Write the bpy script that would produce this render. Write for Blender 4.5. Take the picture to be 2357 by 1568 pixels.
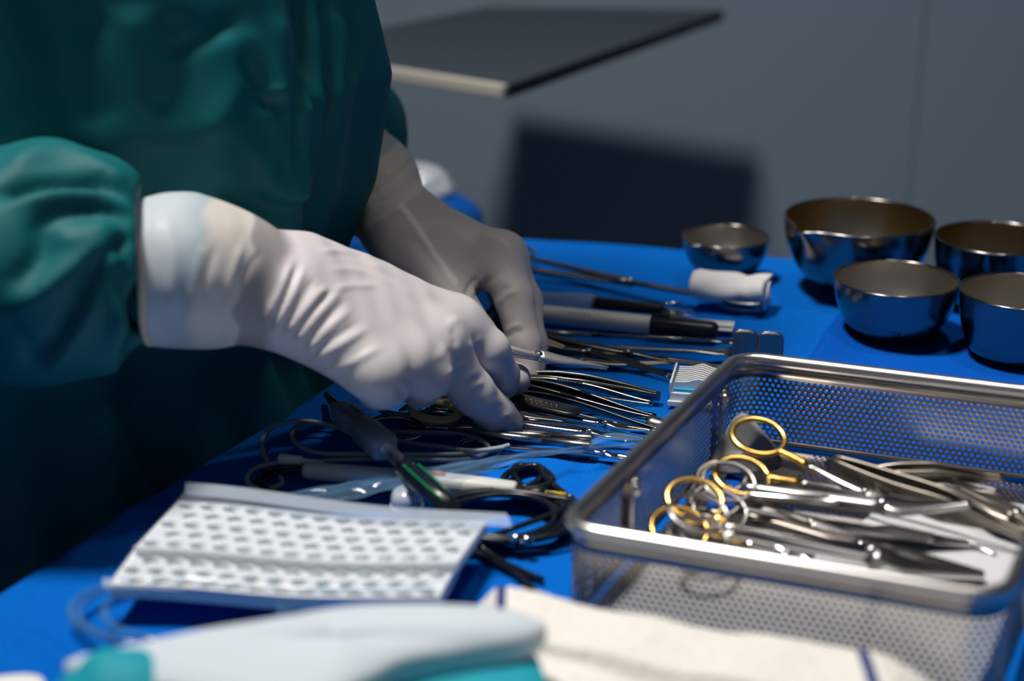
import bpy, math, random
import numpy as np
from mathutils import Vector, Matrix

random.seed(7); rng = np.random.default_rng(7)
S = bpy.context.scene
for o in list(bpy.data.objects): bpy.data.objects.remove(o)
COL = S.collection

# ------------------------------------------------------------------ camera
H = 0.31; PITCH = math.radians(20.0); LENS = 55.0
F = LENS / 36.0 * 2357.0; CX, CY = 1178.5, 784.0
CAM = Vector((0, 0, H))
cam = bpy.data.cameras.new('camera'); cam.lens = LENS; cam.sensor_width = 36.0
cam.clip_start = 0.02; cam.clip_end = 30
cam.dof.use_dof = True; cam.dof.focus_distance = 0.79; cam.dof.aperture_fstop = 4.4
co = bpy.data.objects.new('camera', cam); COL.objects.link(co)
co.location = CAM; co.rotation_euler = (math.radians(90) - PITCH, 0, 0)
S.camera = co

# ------------------------------------------------------------------ world, lights, exposure
S.view_settings.view_transform = 'Standard'; S.view_settings.look = 'None'
S.view_settings.gamma = 1.0; S.view_settings.use_curve_mapping = False
S.view_settings.exposure = 0.0
S.cycles.use_denoising = True
S.cycles.max_bounces = 8; S.cycles.transparent_max_bounces = 16
S.cycles.caustics_reflective = False; S.cycles.caustics_refractive = False
S.cycles.sample_clamp_indirect = 3.0
wd = bpy.data.worlds.new('room_ambience'); S.world = wd; wd.use_nodes = True
wd.node_tree.nodes['Background'].inputs[0].default_value = (0.34, 0.44, 0.66, 1)
wd.node_tree.nodes['Background'].inputs[1].default_value = 0.14

def lamp(name, loc, aim, power, size, color, spread=180):
    l = bpy.data.lights.new(name, 'AREA'); l.shape = 'DISK'; l.size = size
    l.energy = power; l.color = color; l.spread = math.radians(spread)
    o = bpy.data.objects.new(name, l); COL.objects.link(o); o.location = loc
    o.rotation_euler = (Vector(aim) - Vector(loc)).to_track_quat('-Z', 'Y').to_euler()
    return o
lamp('surgical_lamp', (-0.42, 0.60, 1.82), (0.08, 0.76, 0.0), 9.8, 0.28, (1.0, 0.95, 0.91), 90)
lamp('added_fill_lamp', (0.36, 0.72, 1.70), (0.14, 0.74, 0.0), 0.20, 0.16, (1.0, 0.94, 0.88), 32)  # added lamp, fills the head's shadow on far hand and tools
lamp('ceiling_light', (0.15, -0.7, 1.75), (0.0, 0.6, 0.0), 0.14, 0.5, (1.0, 0.92, 0.82), 120)

# ------------------------------------------------------------------ pixel -> place helpers
cp, sp = math.cos(PITCH), math.sin(PITCH)
def ray(px, py):
    x = (px - CX) / F; y = (CY - py) / F
    return Vector((x, cp + y * sp, -sp + y * cp))
def W(px, py, d): return CAM + ray(px, py) * d                 # point at depth d along the view axis
def T(px, py, z=0.0):                                          # point on the horizontal plane at height z
    r = ray(px, py); return CAM + r * ((z - H) / r.z)
def project(V):
    d = V - np.array(CAM)
    dep = d[:, 1] * cp - d[:, 2] * sp
    up = d[:, 1] * sp + d[:, 2] * cp
    return np.stack([CX + F * d[:, 0] / dep, CY - F * up / dep], 1)

# ------------------------------------------------------------------ materials
def lin(c):
    return tuple(((v / 255) / 12.92 if v / 255 <= .04045 else ((v / 255 + .055) / 1.055) ** 2.4) for v in c) + (1,)
def mat(name, col, rough=.5, metal=0., bump=0., bscale=200., bdist=.001, noise=0., nscale=20., col2=None, attr=None,
        trans=0., sheen=0., coat=0., spec=.5, aniso=None, sss=0.):
    m = bpy.data.materials.new(name); m.use_nodes = True; nt = m.node_tree; N = nt.nodes; L = nt.links
    b = N['Principled BSDF']
    c = tuple(col) if len(col) == 4 else tuple(col) + (1,)
    b.inputs['Base Color'].default_value = c; b.inputs['Roughness'].default_value = rough
    b.inputs['Metallic'].default_value = metal; b.inputs['Specular IOR Level'].default_value = spec
    if coat: b.inputs['Coat Weight'].default_value = coat; b.inputs['Coat Roughness'].default_value = .1
    if sheen: b.inputs['Sheen Weight'].default_value = sheen
    if sss:
        b.inputs['Subsurface Weight'].default_value = sss; b.inputs['Subsurface Radius'].default_value = (.6, .3, .2); b.inputs['Subsurface Scale'].default_value = .006
    tc = N.new('ShaderNodeTexCoord')
    if attr:
        a = N.new('ShaderNodeAttribute'); a.attribute_name = attr
        L.new(a.outputs['Color'], b.inputs['Base Color'])
    elif col2 is not None:
        n = N.new('ShaderNodeTexNoise'); n.inputs['Scale'].default_value = nscale; n.inputs['Detail'].default_value = 5
        L.new(tc.outputs['Object'], n.inputs['Vector'])
        r = N.new('ShaderNodeValToRGB'); r.color_ramp.elements[0].position = .38; r.color_ramp.elements[1].position = .66
        r.color_ramp.elements[0].color = c; r.color_ramp.elements[1].color = tuple(col2)[:3] + (1,)
        L.new(n.outputs['Fac'], r.inputs['Fac']); L.new(r.outputs['Color'], b.inputs['Base Color'])
    if noise:
        n = N.new('ShaderNodeTexNoise'); n.inputs['Scale'].default_value = nscale; n.inputs['Detail'].default_value = 4
        L.new(tc.outputs['Object'], n.inputs['Vector'])
        mr = N.new('ShaderNodeMapRange'); mr.inputs['To Min'].default_value = max(.02, rough - noise); mr.inputs['To Max'].default_value = rough + noise
        L.new(n.outputs['Fac'], mr.inputs['Value']); L.new(mr.outputs[0], b.inputs['Roughness'])
    if bump:
        n = N.new('ShaderNodeTexNoise'); n.inputs['Scale'].default_value = bscale; n.inputs['Detail'].default_value = 3
        L.new(tc.outputs['Object'], n.inputs['Vector'])
        bp = N.new('ShaderNodeBump'); bp.inputs['Strength'].default_value = bump; bp.inputs['Distance'].default_value = bdist
        L.new(n.outputs['Fac'], bp.inputs['Height']); L.new(bp.outputs[0], b.inputs['Normal'])
    return m
def film(name, col, alpha, rough=.12, spec=.6):
    m = bpy.data.materials.new(name); m.use_nodes = True; nt = m.node_tree; N = nt.nodes; L = nt.links
    b = N['Principled BSDF']; b.inputs['Base Color'].default_value = col; b.inputs['Roughness'].default_value = rough
    b.inputs['Specular IOR Level'].default_value = spec
    t = N.new('ShaderNodeBsdfTransparent'); t.inputs[0].default_value = (.93, .96, .98, 1)
    f = N.new('ShaderNodeLayerWeight'); f.inputs['Blend'].default_value = .5
    pw = N.new('ShaderNodeMath'); pw.operation = 'POWER'; pw.inputs[1].default_value = 4.0
    L.new(f.outputs['Facing'], pw.inputs[0])
    ad = N.new('ShaderNodeMath'); ad.operation = 'MULTIPLY_ADD'; ad.inputs[1].default_value = .6; ad.inputs[2].default_value = alpha; ad.use_clamp = True
    L.new(pw.outputs[0], ad.inputs[0])
    mx = N.new('ShaderNodeMixShader'); L.new(ad.outputs[0], mx.inputs[0])
    L.new(t.outputs[0], mx.inputs[1]); L.new(b.outputs[0], mx.inputs[2])
    L.new(mx.outputs[0], N['Material Output'].inputs['Surface'])
    return m
M = dict(
    drape=mat('blue_drape', (.0002, .155, .66), .8, bump=1.0, bscale=1000, bdist=.0016, spec=.08),
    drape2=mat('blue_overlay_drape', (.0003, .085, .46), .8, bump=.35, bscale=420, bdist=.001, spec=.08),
    gown=mat('teal_gown_cloth', (.0006, .125, .135), .6, bump=.16, bscale=1500, bdist=.0006, spec=.3),
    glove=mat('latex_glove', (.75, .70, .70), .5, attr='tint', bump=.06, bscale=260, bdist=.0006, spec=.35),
    bead=mat('glove_bead', lin((205, 195, 170)), .5),
    skin=mat('skin', (.45, .28, .2), .55),
    hair_cap=mat('cap_cloth', (.05, .2, .2), .8),
    mask=mat('mask_cloth', (.45, .6, .65), .8),
    eye=mat('eye_white', (.7, .7, .68), .2), iris=mat('eye_iris', (.05, .03, .02), .2),
    trouser=mat('scrub_trousers', (.01, .06, .07), .8), clog=mat('white_clog', (.3, .3, .3), .5),
    steel=mat('steel', (.42, .41, .39), .20, 1., noise=.06, nscale=60),
    shaded_steel=mat('shaded_steel', (.17, .165, .16), .22, 1., noise=.05, nscale=60),  # steel copy darkened in colour to stand for dark surroundings mirrored in it
    satin=mat('satin_steel', (.33, .32, .31), .28, 1., noise=.08, nscale=50, bump=.05, bscale=700, bdist=.0003),
    brushed=mat('brushed_steel', (.80, .78, .77), .40, 1.),
    bright=mat('polished_steel', (.72, .70, .69), .13, 1.),
    bowl=mat('bowl_steel', (.27, .255, .24), .20, 1., noise=.08, nscale=30),
    bowl_in=mat('bowl_inside_steel', (.54, .50, .44), .33, 1., noise=.06, nscale=40),
    bowl_gold=mat('bowl_painted_reflection', (.36, .25, .10), .33, 1., col2=(.34, .30, .24), nscale=25),  # gold-brown mottling paints warm reflections into the bowl's colour
    basket=mat('basket_steel', (.40, .37, .33), .24, 1., noise=.1, nscale=40),
    rim=mat('basket_rim_steel', (.66, .64, .62), .30, 1., noise=.05, nscale=40),
    gold=mat('gold_plate', (.72, .46, .13), .22, 1., noise=.06, nscale=60),
    brown=mat('brown_steel', (.26, .23, .20), .34, 1., noise=.1, nscale=50),  # brownish steel, darker than the satin one
    black=mat('black_plastic', (.006, .008, .012), .32),
    rubber=mat('black_rubber_cord', (.006, .008, .014), .28),
    grey_cord=mat('grey_cord', (.30, .33, .36), .38),
    grey_block=mat('dark_grey_plastic', (.26, .30, .34), .42, bump=.1, bscale=300),
    red=mat('red_print', (.60, .09, .07), .6),
    green=mat('green_stripe', (.0, .22, .07), .3),
    white=mat('white_plastic', (.72, .72, .72), .4),
    offwhite=mat('off_white_plastic', (.62, .63, .60), .45),
    yellow_rubber=mat('yellow_rubber', (.85, .72, .32), .45),
    yellow=mat('yellow_insulation', (.75, .50, .02), .4),
    orange=mat('orange_button', (.75, .22, .03), .4),
    gauze=mat('white_gauze', (.80, .79, .79), .9, bump=.12, bscale=500, bdist=.001),
    pad=mat('white_pad', (.82, .81, .82), .8, bump=.2, bscale=90, bdist=.002),
    print=mat('grey_green_print', (.19, .27, .28), .8),
    towel=mat('terry_towel', (.82, .79, .74), .95, bump=.6, bscale=380, bdist=.002),
    stripe=mat('navy_stripe', (.03, .05, .20), .9),
    liner=mat('white_liner', (.62, .63, .64), .8, bump=.15, bscale=120, bdist=.001),
    greyliner=mat('grey_mat', (.30, .29, .26), .6),
    lightcloth=mat('pale_blue_cloth', (.62, .70, .76), .8, bump=.1, bscale=300),
    tealcloth=mat('turquoise_cloth', (.0, .33, .42), .7, bump=.1, bscale=300),
    cyan=mat('cyan_foam', (.02, .36, .62), .6),
    film=film('clear_film', (.66, .74, .82, 1), .14), film_bag=film('clear_bag_film', (.20, .40, .62, 1), .22, .08),
    clear=film('clear_plastic', (.60, .70, .75, 1), .30), tube=film('clear_tube', (.10, .26, .45, 1), .22, .1),
    seal=film('film_seal', (.62, .72, .82, 1), .42),
    frost=film('frosted_plastic', (.75, .80, .84, 1), .65),
    wall=mat('grey_wall_paint', (.32, .41, .50), .7, bump=.05, bscale=200),
    floor=mat('dark_floor_vinyl', (.02, .025, .035), .6), ceil=mat('ceiling_paint', (.16, .16, .16), .9),
    slab=mat('grey_tray_top', (.040, .056, .072), .6), slab_edge=mat('cream_edge', (.62, .58, .50), .5),
    frame=mat('table_frame', (.25, .26, .27), .4, 1.),
    ink=mat('dark_engraving', (.03, .03, .03), .7), blueprint=mat('blue_dot', (.1, .15, .6), .5),
    blue_wrap=mat('blue_wrap', (.0, .10, .45), .5),
)

# ------------------------------------------------------------------ object helpers
ROOTM = {}
def thing(name, label, cat, Mx=None, group=None, kind=None):
    o = bpy.data.objects.new(name, None); COL.objects.link(o); o.empty_display_size = .02
    Mx = Mx if Mx is not None else Matrix.Identity(4)
    if isinstance(Mx, Vector): Mx = Matrix.Translation(Mx)
    o.matrix_world = Mx; ROOTM[o.name] = Mx.copy()
    o['label'] = label; o['category'] = cat
    if group: o['group'] = group
    if kind: o['kind'] = kind
    return o
def meshobj(name, V, Fc, m, parent=None, smooth=True, world=True, label=None, kind=None):
    """one mesh object; V in world space (world=True) or in the parent thing's own space"""
    me = bpy.data.meshes.new(name)
    V = np.asarray(V, float)
    if parent is not None:
        root = parent
        while root.parent: root = root.parent
        if world:
            Mi = np.array(ROOTM[root.name].inverted()); V = V @ Mi[:3, :3].T + Mi[:3, 3]
    me.from_pydata([tuple(v) for v in V], [], [tuple(f) for f in Fc]); me.update()
    o = bpy.data.objects.new(name, me); COL.objects.link(o)
    if m: me.materials.append(m)
    if smooth:
        me.polygons.foreach_set('use_smooth', [True] * len(me.polygons))
    if parent is not None: o.parent = parent
    if label: o['label'] = label
    if kind: o['kind'] = kind
    return o
def structure(name, V, Fc, m, smooth=False):
    o = meshobj(name, V, Fc, m, smooth=smooth); o['kind'] = 'structure'; return o

def catmull(P, n=8, closed=False):
    P = [Vector(p) for p in P]; out = []; k = len(P)
    rg = range(k) if closed else range(k - 1)
    for i in rg:
        if closed: a, b, c, d = P[(i - 1) % k], P[i], P[(i + 1) % k], P[(i + 2) % k]
        else: a, b, c, d = P[max(i - 1, 0)], P[i], P[i + 1], P[min(i + 2, k - 1)]
        for j in range(n):
            t = j / n
            out.append(.5 * ((2 * b) + (c - a) * t + (2 * a - 5 * b + 4 * c - d) * t * t + (3 * b - a - 3 * c + d) * t ** 3))
    if not closed: out.append(P[-1].copy())
    return out

class MB:
    def __init__(s): s.v = []; s.f = []
    def add(s, V, Fc):
        k = len(s.v); s.v += [tuple(x) for x in V]; s.f += [tuple(i + k for i in f) for f in Fc]; return s
    def grid(s, G, closed_u=False, closed_v=False):
        nu = len(G); nv = len(G[0]); V = [p for r in G for p in r]; Fc = []
        for i in range(nu if closed_u else nu - 1):
            for j in range(nv if closed_v else nv - 1):
                a = i * nv + j; b = ((i + 1) % nu) * nv + j; c = ((i + 1) % nu) * nv + (j + 1) % nv; d = i * nv + (j + 1) % nv
                Fc.append((a, b, c, d))
        return s.add(V, Fc)
    def tube(s, P, r, n=10, closed=False, caps=True, sx=1., up=None):
        P = [Vector(p) for p in P]; k = len(P)
        rr = r if hasattr(r, '__len__') else [r] * k
        prev = Vector(up) if up else Vector((0, 0, 1)); G = []
        for i in range(k):
            t = (P[(i + 1) % k] - P[i - 1]) if closed else (P[min(i + 1, k - 1)] - P[max(i - 1, 0)])
            t = t.normalized() if t.length > 1e-9 else Vector((1, 0, 0))
            u = prev - t * prev.dot(t)
            if u.length < 1e-4: u = Vector((0, 1, 0)) - t * t.y
            u.normalize(); w = t.cross(u)
            if up is None: prev = u
            G.append([P[i] + (w * math.cos(a) * sx + u * math.sin(a)) * rr[i] for a in [2 * math.pi * q / n for q in range(n)]])
        k0 = len(s.v)
        s.grid(G, closed_u=closed, closed_v=True)
        if caps and not closed:
            s.f.append(tuple(k0 + q for q in range(n))[::-1]); s.f.append(tuple(k0 + (k - 1) * n + q for q in range(n)))
        return s
    def bar(s, st, n=12, e=.55):
        """stations (x, y, z, half width in y, half thickness in z) along x; superellipse section"""
        G = []
        for (x, y, z, a, b) in st:
            row = []
            for q in range(n):
                th = 2 * math.pi * (q + .5) / n; c, d = math.cos(th), math.sin(th)
                row.append((x, y + a * math.copysign(abs(c) ** e, c), z + b * math.copysign(abs(d) ** e, d)))
            G.append(row)
        k0 = len(s.v); s.grid(G, closed_v=True)
        s.f.append(tuple(k0 + q for q in range(n))); s.f.append(tuple(k0 + (len(st) - 1) * n + q for q in range(n))[::-1])
        return s
    def lathe(s, prof, n=40, Mx=None):
        Mx = Mx or Matrix.Identity(4); G = []
        for (r, z) in prof:
            G.append([Mx @ Vector((r * math.cos(2 * math.pi * q / n), r * math.sin(2 * math.pi * q / n), z)) for q in range(n)])
        return s.grid(G, closed_v=True)
    def box(s, c, h, Mx=None):
        Mx = Mx or Matrix.Identity(4); c = Vector(c)
        V = [Mx @ (c + Vector((sx * h[0], sy * h[1], sz * h[2]))) for sx in (-1, 1) for sy in (-1, 1) for sz in (-1, 1)]
        return s.add(V, [(0, 1, 3, 2), (4, 6, 7, 5), (0, 4, 5, 1), (2, 3, 7, 6), (0, 2, 6, 4), (1, 5, 7, 3)])
    def prism(s, poly, d):
        """closed outline (3-d points) pushed along vector d"""
        k = len(poly); V = [Vector(p) for p in poly] + [Vector(p) + Vector(d) for p in poly]
        return s.add(V, [tuple(range(k))[::-1], tuple(range(k, 2 * k))] + [(i, (i + 1) % k, k + (i + 1) % k, k + i) for i in range(k)])
    def build(s, name, m, parent=None, smooth=True, world=False, label=None, kind=None, bevel=0, sub=0):
        o = meshobj(name, s.v, s.f, m, parent, smooth, world, label, kind)
        if bevel:
            b = o.modifiers.new('bevel', 'BEVEL'); b.width = bevel; b.segments = 3; b.limit_method = 'ANGLE'
        if sub:
            q = o.modifiers.new('sub', 'SUBSURF'); q.levels = sub; q.render_levels = sub
        return o

def frame(A, B, roll=0.):
    """axes of a tool lying from A to B, x along it, z up; roll about x in degrees"""
    x = (B - A).normalized(); y = Vector((0, 0, 1)).cross(x).normalized(); z = x.cross(y)
    R = Matrix((x, y, z)).transposed().to_4x4()
    return Matrix.Translation(A) @ R @ Matrix.Rotation(math.radians(roll), 4, 'X')

# ------------------------------------------------------------------ distance-field surfaces (bodies, gloves, sleeves)
def smin(a, b, k):
    h = np.clip(.5 + .5 * (b - a) / k, 0, 1)
    return b * (1 - h) + a * h - k * h * (1 - h)
class Field:
    def __init__(s, lo, hi, vox):
        s.lo = np.array(lo, np.float32); s.h = vox
        n = [int((hi[i] - lo[i]) / vox) + 2 for i in range(3)]
        ax = [s.lo[i] + vox * np.arange(n[i], dtype=np.float32) for i in range(3)]
        s.X, s.Y, s.Z = ax[0][:, None, None], ax[1][None, :, None], ax[2][None, None, :]
        s.n = n
    def cap(s, p, q, r0, r1):
        p = np.array(p, np.float32); d = np.array(q, np.float32) - p; L = float(d @ d) + 1e-12
        x, y, z = s.X - p[0], s.Y - p[1], s.Z - p[2]
        t = np.clip((x * d[0] + y * d[1] + z * d[2]) / L, 0, 1)
        return np.sqrt((x - t * d[0]) ** 2 + (y - t * d[1]) ** 2 + (z - t * d[2]) ** 2) - (r0 + (r1 - r0) * t)
    def chain(s, P, R, k=.004):
        f = None
        for i in range(len(P) - 1):
            c = s.cap(P[i], P[i + 1], R[i], R[i + 1]); f = c if f is None else smin(f, c, k)
        return f
    def ell(s, c, r, Rm=None):
        x, y, z = s.X - c[0], s.Y - c[1], s.Z - c[2]
        if Rm is not None:
            x, y, z = (Rm[0][0] * x + Rm[0][1] * y + Rm[0][2] * z, Rm[1][0] * x + Rm[1][1] * y + Rm[1][2] * z, Rm[2][0] * x + Rm[2][1] * y + Rm[2][2] * z)
        k = np.sqrt((x / r[0]) ** 2 + (y / r[1]) ** 2 + (z / r[2]) ** 2)
        return (k - 1) * min(r)
    def mesh(s, f):
        V = np.broadcast_to(f, s.n).astype(np.float32); I = V < 0; nx, ny, nz = s.n
        cnt = np.zeros((nx - 1, ny - 1, nz - 1), np.int8)
        offs = [(a, b, c) for a in (0, 1) for b in (0, 1) for c in (0, 1)]
        for a, b, c in offs: cnt += I[a:nx - 1 + a, b:ny - 1 + b, c:nz - 1 + c]
        act = np.argwhere((cnt > 0) & (cnt < 8)); idm = -np.ones(cnt.shape, np.int32); idm[tuple(act.T)] = np.arange(len(act))
        acc = np.zeros((len(act), 3)); num = np.zeros(len(act))
        for a, b, c in offs:
            for ax in range(3):
                o0 = (a, b, c)
                if o0[ax]: continue
                o1 = list(o0); o1[ax] = 1
                v0 = V[act[:, 0] + a, act[:, 1] + b, act[:, 2] + c]; v1 = V[act[:, 0] + o1[0], act[:, 1] + o1[1], act[:, 2] + o1[2]]
                m = (v0 < 0) != (v1 < 0); t = np.where(m, v0 / np.where(m, v0 - v1, 1), 0)
                p = np.array(o0)[None].repeat(len(act), 0).astype(float); p[:, ax] += t
                acc[m] += p[m]; num[m] += 1
        P = s.lo + s.h * (act + acc / num[:, None])
        Fs = []
        for ax in range(3):
            sl0 = [slice(None)] * 3; sl1 = [slice(None)] * 3; sl0[ax] = slice(0, -1); sl1[ax] = slice(1, None)
            A, B = I[tuple(sl0)], I[tuple(sl1)]
            e = np.argwhere(A != B); u, v = (ax + 1) % 3, (ax + 2) % 3
            ok = (e[:, u] > 0) & (e[:, v] > 0) & (e[:, u] < s.n[u] - 1) & (e[:, v] < s.n[v] - 1); e = e[ok]
            ins = A[tuple(e.T)]
            def cell(du, dv):
                q = e.copy(); q[:, u] += du; q[:, v] += dv; return idm[tuple(q.T)]
            q = np.stack([cell(-1, -1), cell(0, -1), cell(0, 0), cell(-1, 0)], 1)
            q[~ins] = q[~ins][:, ::-1]; Fs.append(q)
        return P, np.concatenate(Fs)
def vnormals(V, Fc):
    n = np.zeros_like(V); Fc = np.asarray(Fc)
    fn = np.cross(V[Fc[:, 2]] - V[Fc[:, 0]], V[Fc[:, 3]] - V[Fc[:, 1]])
    for j in range(4): np.add.at(n, Fc[:, j], fn)
    return n / (np.linalg.norm(n, axis=1, keepdims=True) + 1e-12)
def emboss(V, Fc, lines):
    """press folds (ridge h > 0, furrow h < 0) into the faces that look towards the room side"""
    N = vnormals(V, Fc); px = project(V); see = np.clip(((np.array(CAM) - V) * N).sum(1) / np.linalg.norm(np.array(CAM) - V, axis=1) * 4, 0, 1)
    D = np.zeros(len(V))
    for pts, w, h in lines:
        pts = np.array(catmull([(p[0], p[1], 0) for p in pts], 6))[:, :2]
        best = np.full(len(V), 1e9); tt = np.zeros(len(V)); k = len(pts) - 1
        box = (px[:, 0] > pts[:, 0].min() - 4 * w) & (px[:, 0] < pts[:, 0].max() + 4 * w) & (px[:, 1] > pts[:, 1].min() - 4 * w) & (px[:, 1] < pts[:, 1].max() + 4 * w)
        ix = np.where(box)[0]; q = px[ix]; bb = best[ix]; t2 = tt[ix]
        for i in range(k):
            a, b = pts[i], pts[i + 1]; d = b - a; t = np.clip(((q - a) @ d) / (d @ d + 1e-9), 0, 1)
            ds = np.linalg.norm(q - a - t[:, None] * d, axis=1); m = ds < bb
            bb[m] = ds[m]; t2[m] = (i + t[m]) / k
        D[ix] += h * np.exp(-(bb / w) ** 2) * np.clip(np.sin(np.pi * np.clip(t2, .04, .96)) * 2, .15, 1)
    return V + N * (D * see)[:, None]
def swell(V, Fc, amp, sc, seed=0, stretch=(1, 1, 1)):
    """soft random unevenness along the normals"""
    r = np.random.default_rng(seed); N = vnormals(V, Fc); d = np.zeros(len(V))
    for i in range(14):
        k = r.normal(size=3) * np.array(stretch) * sc * (1 + i * .12); d += np.sin(V @ k + r.uniform(0, 6.28)) / (1 + i * .12)
    return V + N * (d * amp / 3)[:, None]
def relax(V, Fc, it=2, k=.5):
    Fc = np.asarray(Fc)
    for _ in range(it):
        a = np.zeros_like(V); c = np.zeros(len(V))
        for j in range(4):
            np.add.at(a, Fc[:, j], V[Fc[:, (j + 1) % 4]] + V[Fc[:, (j + 3) % 4]]); np.add.at(c, Fc[:, j], 2)
        V = V + k * (a / np.maximum(c, 1)[:, None] - V)
    return V
def tint(o, cols):
    a = o.data.color_attributes.new('tint', 'FLOAT_COLOR', 'POINT')
    a.data.foreach_set('color', np.concatenate([cols, np.ones((len(cols), 1))], 1).astype(np.float32).ravel())

# ------------------------------------------------------------------ the room
def quad_slab(lo, hi):
    m = MB(); c = [(a + b) / 2 for a, b in zip(lo, hi)]; h = [(b - a) / 2 for a, b in zip(lo, hi)]; m.box(c, h); return m.v, m.f
WY = 1.77
structure('floor', *quad_slab((-2.6, -1.2, -.95), (2.6, WY + .1, -.9)), M['floor'])
structure('wall_back', *quad_slab((-2.6, WY, -.9), (.462, WY + .1, 1.95)), M['wall'])
structure('wall_back_panel', *quad_slab((.4638, WY, -.9), (2.6, WY + .1, 1.95)), M['wall']).name = 'wall_back.001'
structure('ceiling', *quad_slab((-2.6, -1.2, 1.95), (2.6, WY + .1, 2.0)), M['ceil'])

# ------------------------------------------------------------------ instrument table and its drapes
Lp = [T(-1400, 2250), T(0, 1362), T(440, 1083), T(760, 884), T(1000, 705), T(1203, 540)]
Fp = [T(1203, 540), T(1560, 562), T(2150, 606)]
fdir = (Fp[2] - Fp[1]).normalized(); FR = Fp[2] + fdir * .5
NR = Vector((FR.x, Lp[0].y, 0))
tb = thing('instrument_table', 'metal instrument table on four legs hidden under the blue drape', 'table', Vector((.3, .6, -.9)))
m = MB(); m.prism([Lp[0] + Vector((.02, .0, -.03)), NR + Vector((-.02, .0, -.03)), FR + Vector((-.02, -.02, -.03)), Lp[5] + Vector((.01, -.02, -.03))], (0, 0, .026))
m.build('table_top', M['frame'], tb, world=True, smooth=False)
for p in (Lp[0] + Vector((.08, .06, 0)), NR + Vector((-.06, .06, 0)), FR + Vector((-.06, -.06, 0)), Lp[5] + Vector((.03, -.07, 0))):
    m = MB(); m.tube([(p.x, p.y, -.9), (p.x, p.y, -.028)], .016, 12); m.build('leg', M['frame'], tb, world=True)

def polyat(P, t):
    d = [0]
    for a, b in zip(P, P[1:]): d.append(d[-1] + (b - a).length)
    t *= d[-1]
    for i in range(len(P) - 1):
        if t <= d[i + 1] + 1e-9: return P[i].lerp(P[i + 1], (t - d[i]) / (d[i + 1] - d[i]))
    return P[-1].copy()
nu, nv = 260, 220; rows = []
Ls = catmull(Lp, 10); Rs = [NR, FR]
FarP = Fp + [FR]
for j in range(nv + 14):
    v = min(j, nv - 1) / (nv - 1); row = []
    a, b = polyat(Ls, v), polyat(Rs, v)
    hang = max(0, j - nv + 1)
    for i in range(-12, nu):
        u = max(i, 0) / (nu - 1); u = u ** 1.25
        p = a.lerp(b, u)
        if v > .9:                                              # follow the photographed far edge
            q = polyat(FarP, u); p = p.lerp(Vector((p.x, p.y + (q.y - a.lerp(b, u).y) * 0, 0)), 0)
        z = 0.0
        hx = max(0, -i)
        if hx: p = p + Vector((-.004 * min(hx, 3), .002 * min(hx, 3), 0)); z -= .002 * hx ** 2.0 * 1.1
        if hang: p = p + Vector((.0, .004 * min(hang, 3), 0)); z -= .002 * hang ** 2.0 * 1.1
        row.append((p.x, p.y, max(z, -.32)))
    rows.append(row)
m = MB(); m.grid(rows)
V = np.array(m.v); Fc = np.array(m.f)[:, ::-1]
top = V[:, 2] > -.001
V[top, 2] += .0009 * (np.sin(V[top, 0] * 41 + 2 * np.sin(V[top, 1] * 23)) + np.sin(V[top, 1] * 57 + V[top, 0] * 19))
V[:, 2] -= .0022
V = emboss(V, Fc, [([(1180, 1085), (1260, 1072), (1330, 1090)], 14, .003), ([(1320, 905), (1420, 900), (1540, 925)], 18, .0016), ([(1560, 566), (1700, 640), (1760, 690)], 10, .0015),
                   ([(1240, 600), (1420, 610), (1560, 640)], 14, .002), ([(250, 1200), (420, 1180), (480, 1240)], 25, .003),
                   ([(0, 1470), (90, 1480), (160, 1560)], 18, .003), ([(700, 930), (800, 905), (900, 940)], 16, .002), ([(1310, 960), (1420, 965), (1510, 955)], 10, .0012)])
d = meshobj('table_drape', V, Fc, M['drape']); d['label'] = 'bright blue crepe drape covering the whole instrument table'; d['category'] = 'drape'
# second drape, laid over the right part of the table under the bowls
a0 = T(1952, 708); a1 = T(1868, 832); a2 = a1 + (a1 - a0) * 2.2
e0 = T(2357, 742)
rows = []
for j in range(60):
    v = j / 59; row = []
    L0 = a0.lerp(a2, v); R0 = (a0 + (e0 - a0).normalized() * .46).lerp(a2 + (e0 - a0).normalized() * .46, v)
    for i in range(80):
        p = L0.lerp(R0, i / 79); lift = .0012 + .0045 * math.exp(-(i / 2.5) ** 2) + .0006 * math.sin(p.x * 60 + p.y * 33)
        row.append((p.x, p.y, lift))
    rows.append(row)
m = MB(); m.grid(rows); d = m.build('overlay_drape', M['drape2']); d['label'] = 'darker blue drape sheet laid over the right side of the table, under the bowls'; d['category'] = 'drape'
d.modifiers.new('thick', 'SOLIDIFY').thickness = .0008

# ------------------------------------------------------------------ background: wheeled tray, wrapped bundle
t = thing('side_tray', 'grey flat tray on a stand behind the nurse, cream front edge', 'tray', Vector((.06, 1.42, -.9)))
zt = .075
c = [T(640, 110, zt), T(1172, 193, zt), T(1668, 22, zt), T(1120, 14, zt)]
m = MB(); m.prism([p - Vector((0, 0, .012)) for p in c], (0, 0, .012)); m.build('tray_top', M['slab'], t, world=True, smooth=False, bevel=.002)
e = (c[1] - c[0]).normalized(); nrm = Vector((e.y, -e.x, 0))
m = MB(); m.prism([c[0] + nrm * .001, c[1] + nrm * .001, c[1] + nrm * .009, c[0] + nrm * .009], (0, 0, -.011)); m.build('edge_strip', M['slab_edge'], t, world=True, smooth=False, bevel=.002, label='cream edge strip')
g = (c[0] + c[2]) / 2
m = MB(); m.tube([(g.x - .24, g.y + .02, -.88), (g.x - .24, g.y + .02, zt - .013)], .016, 14); m.build('post', M['frame'], t, world=True)
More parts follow.
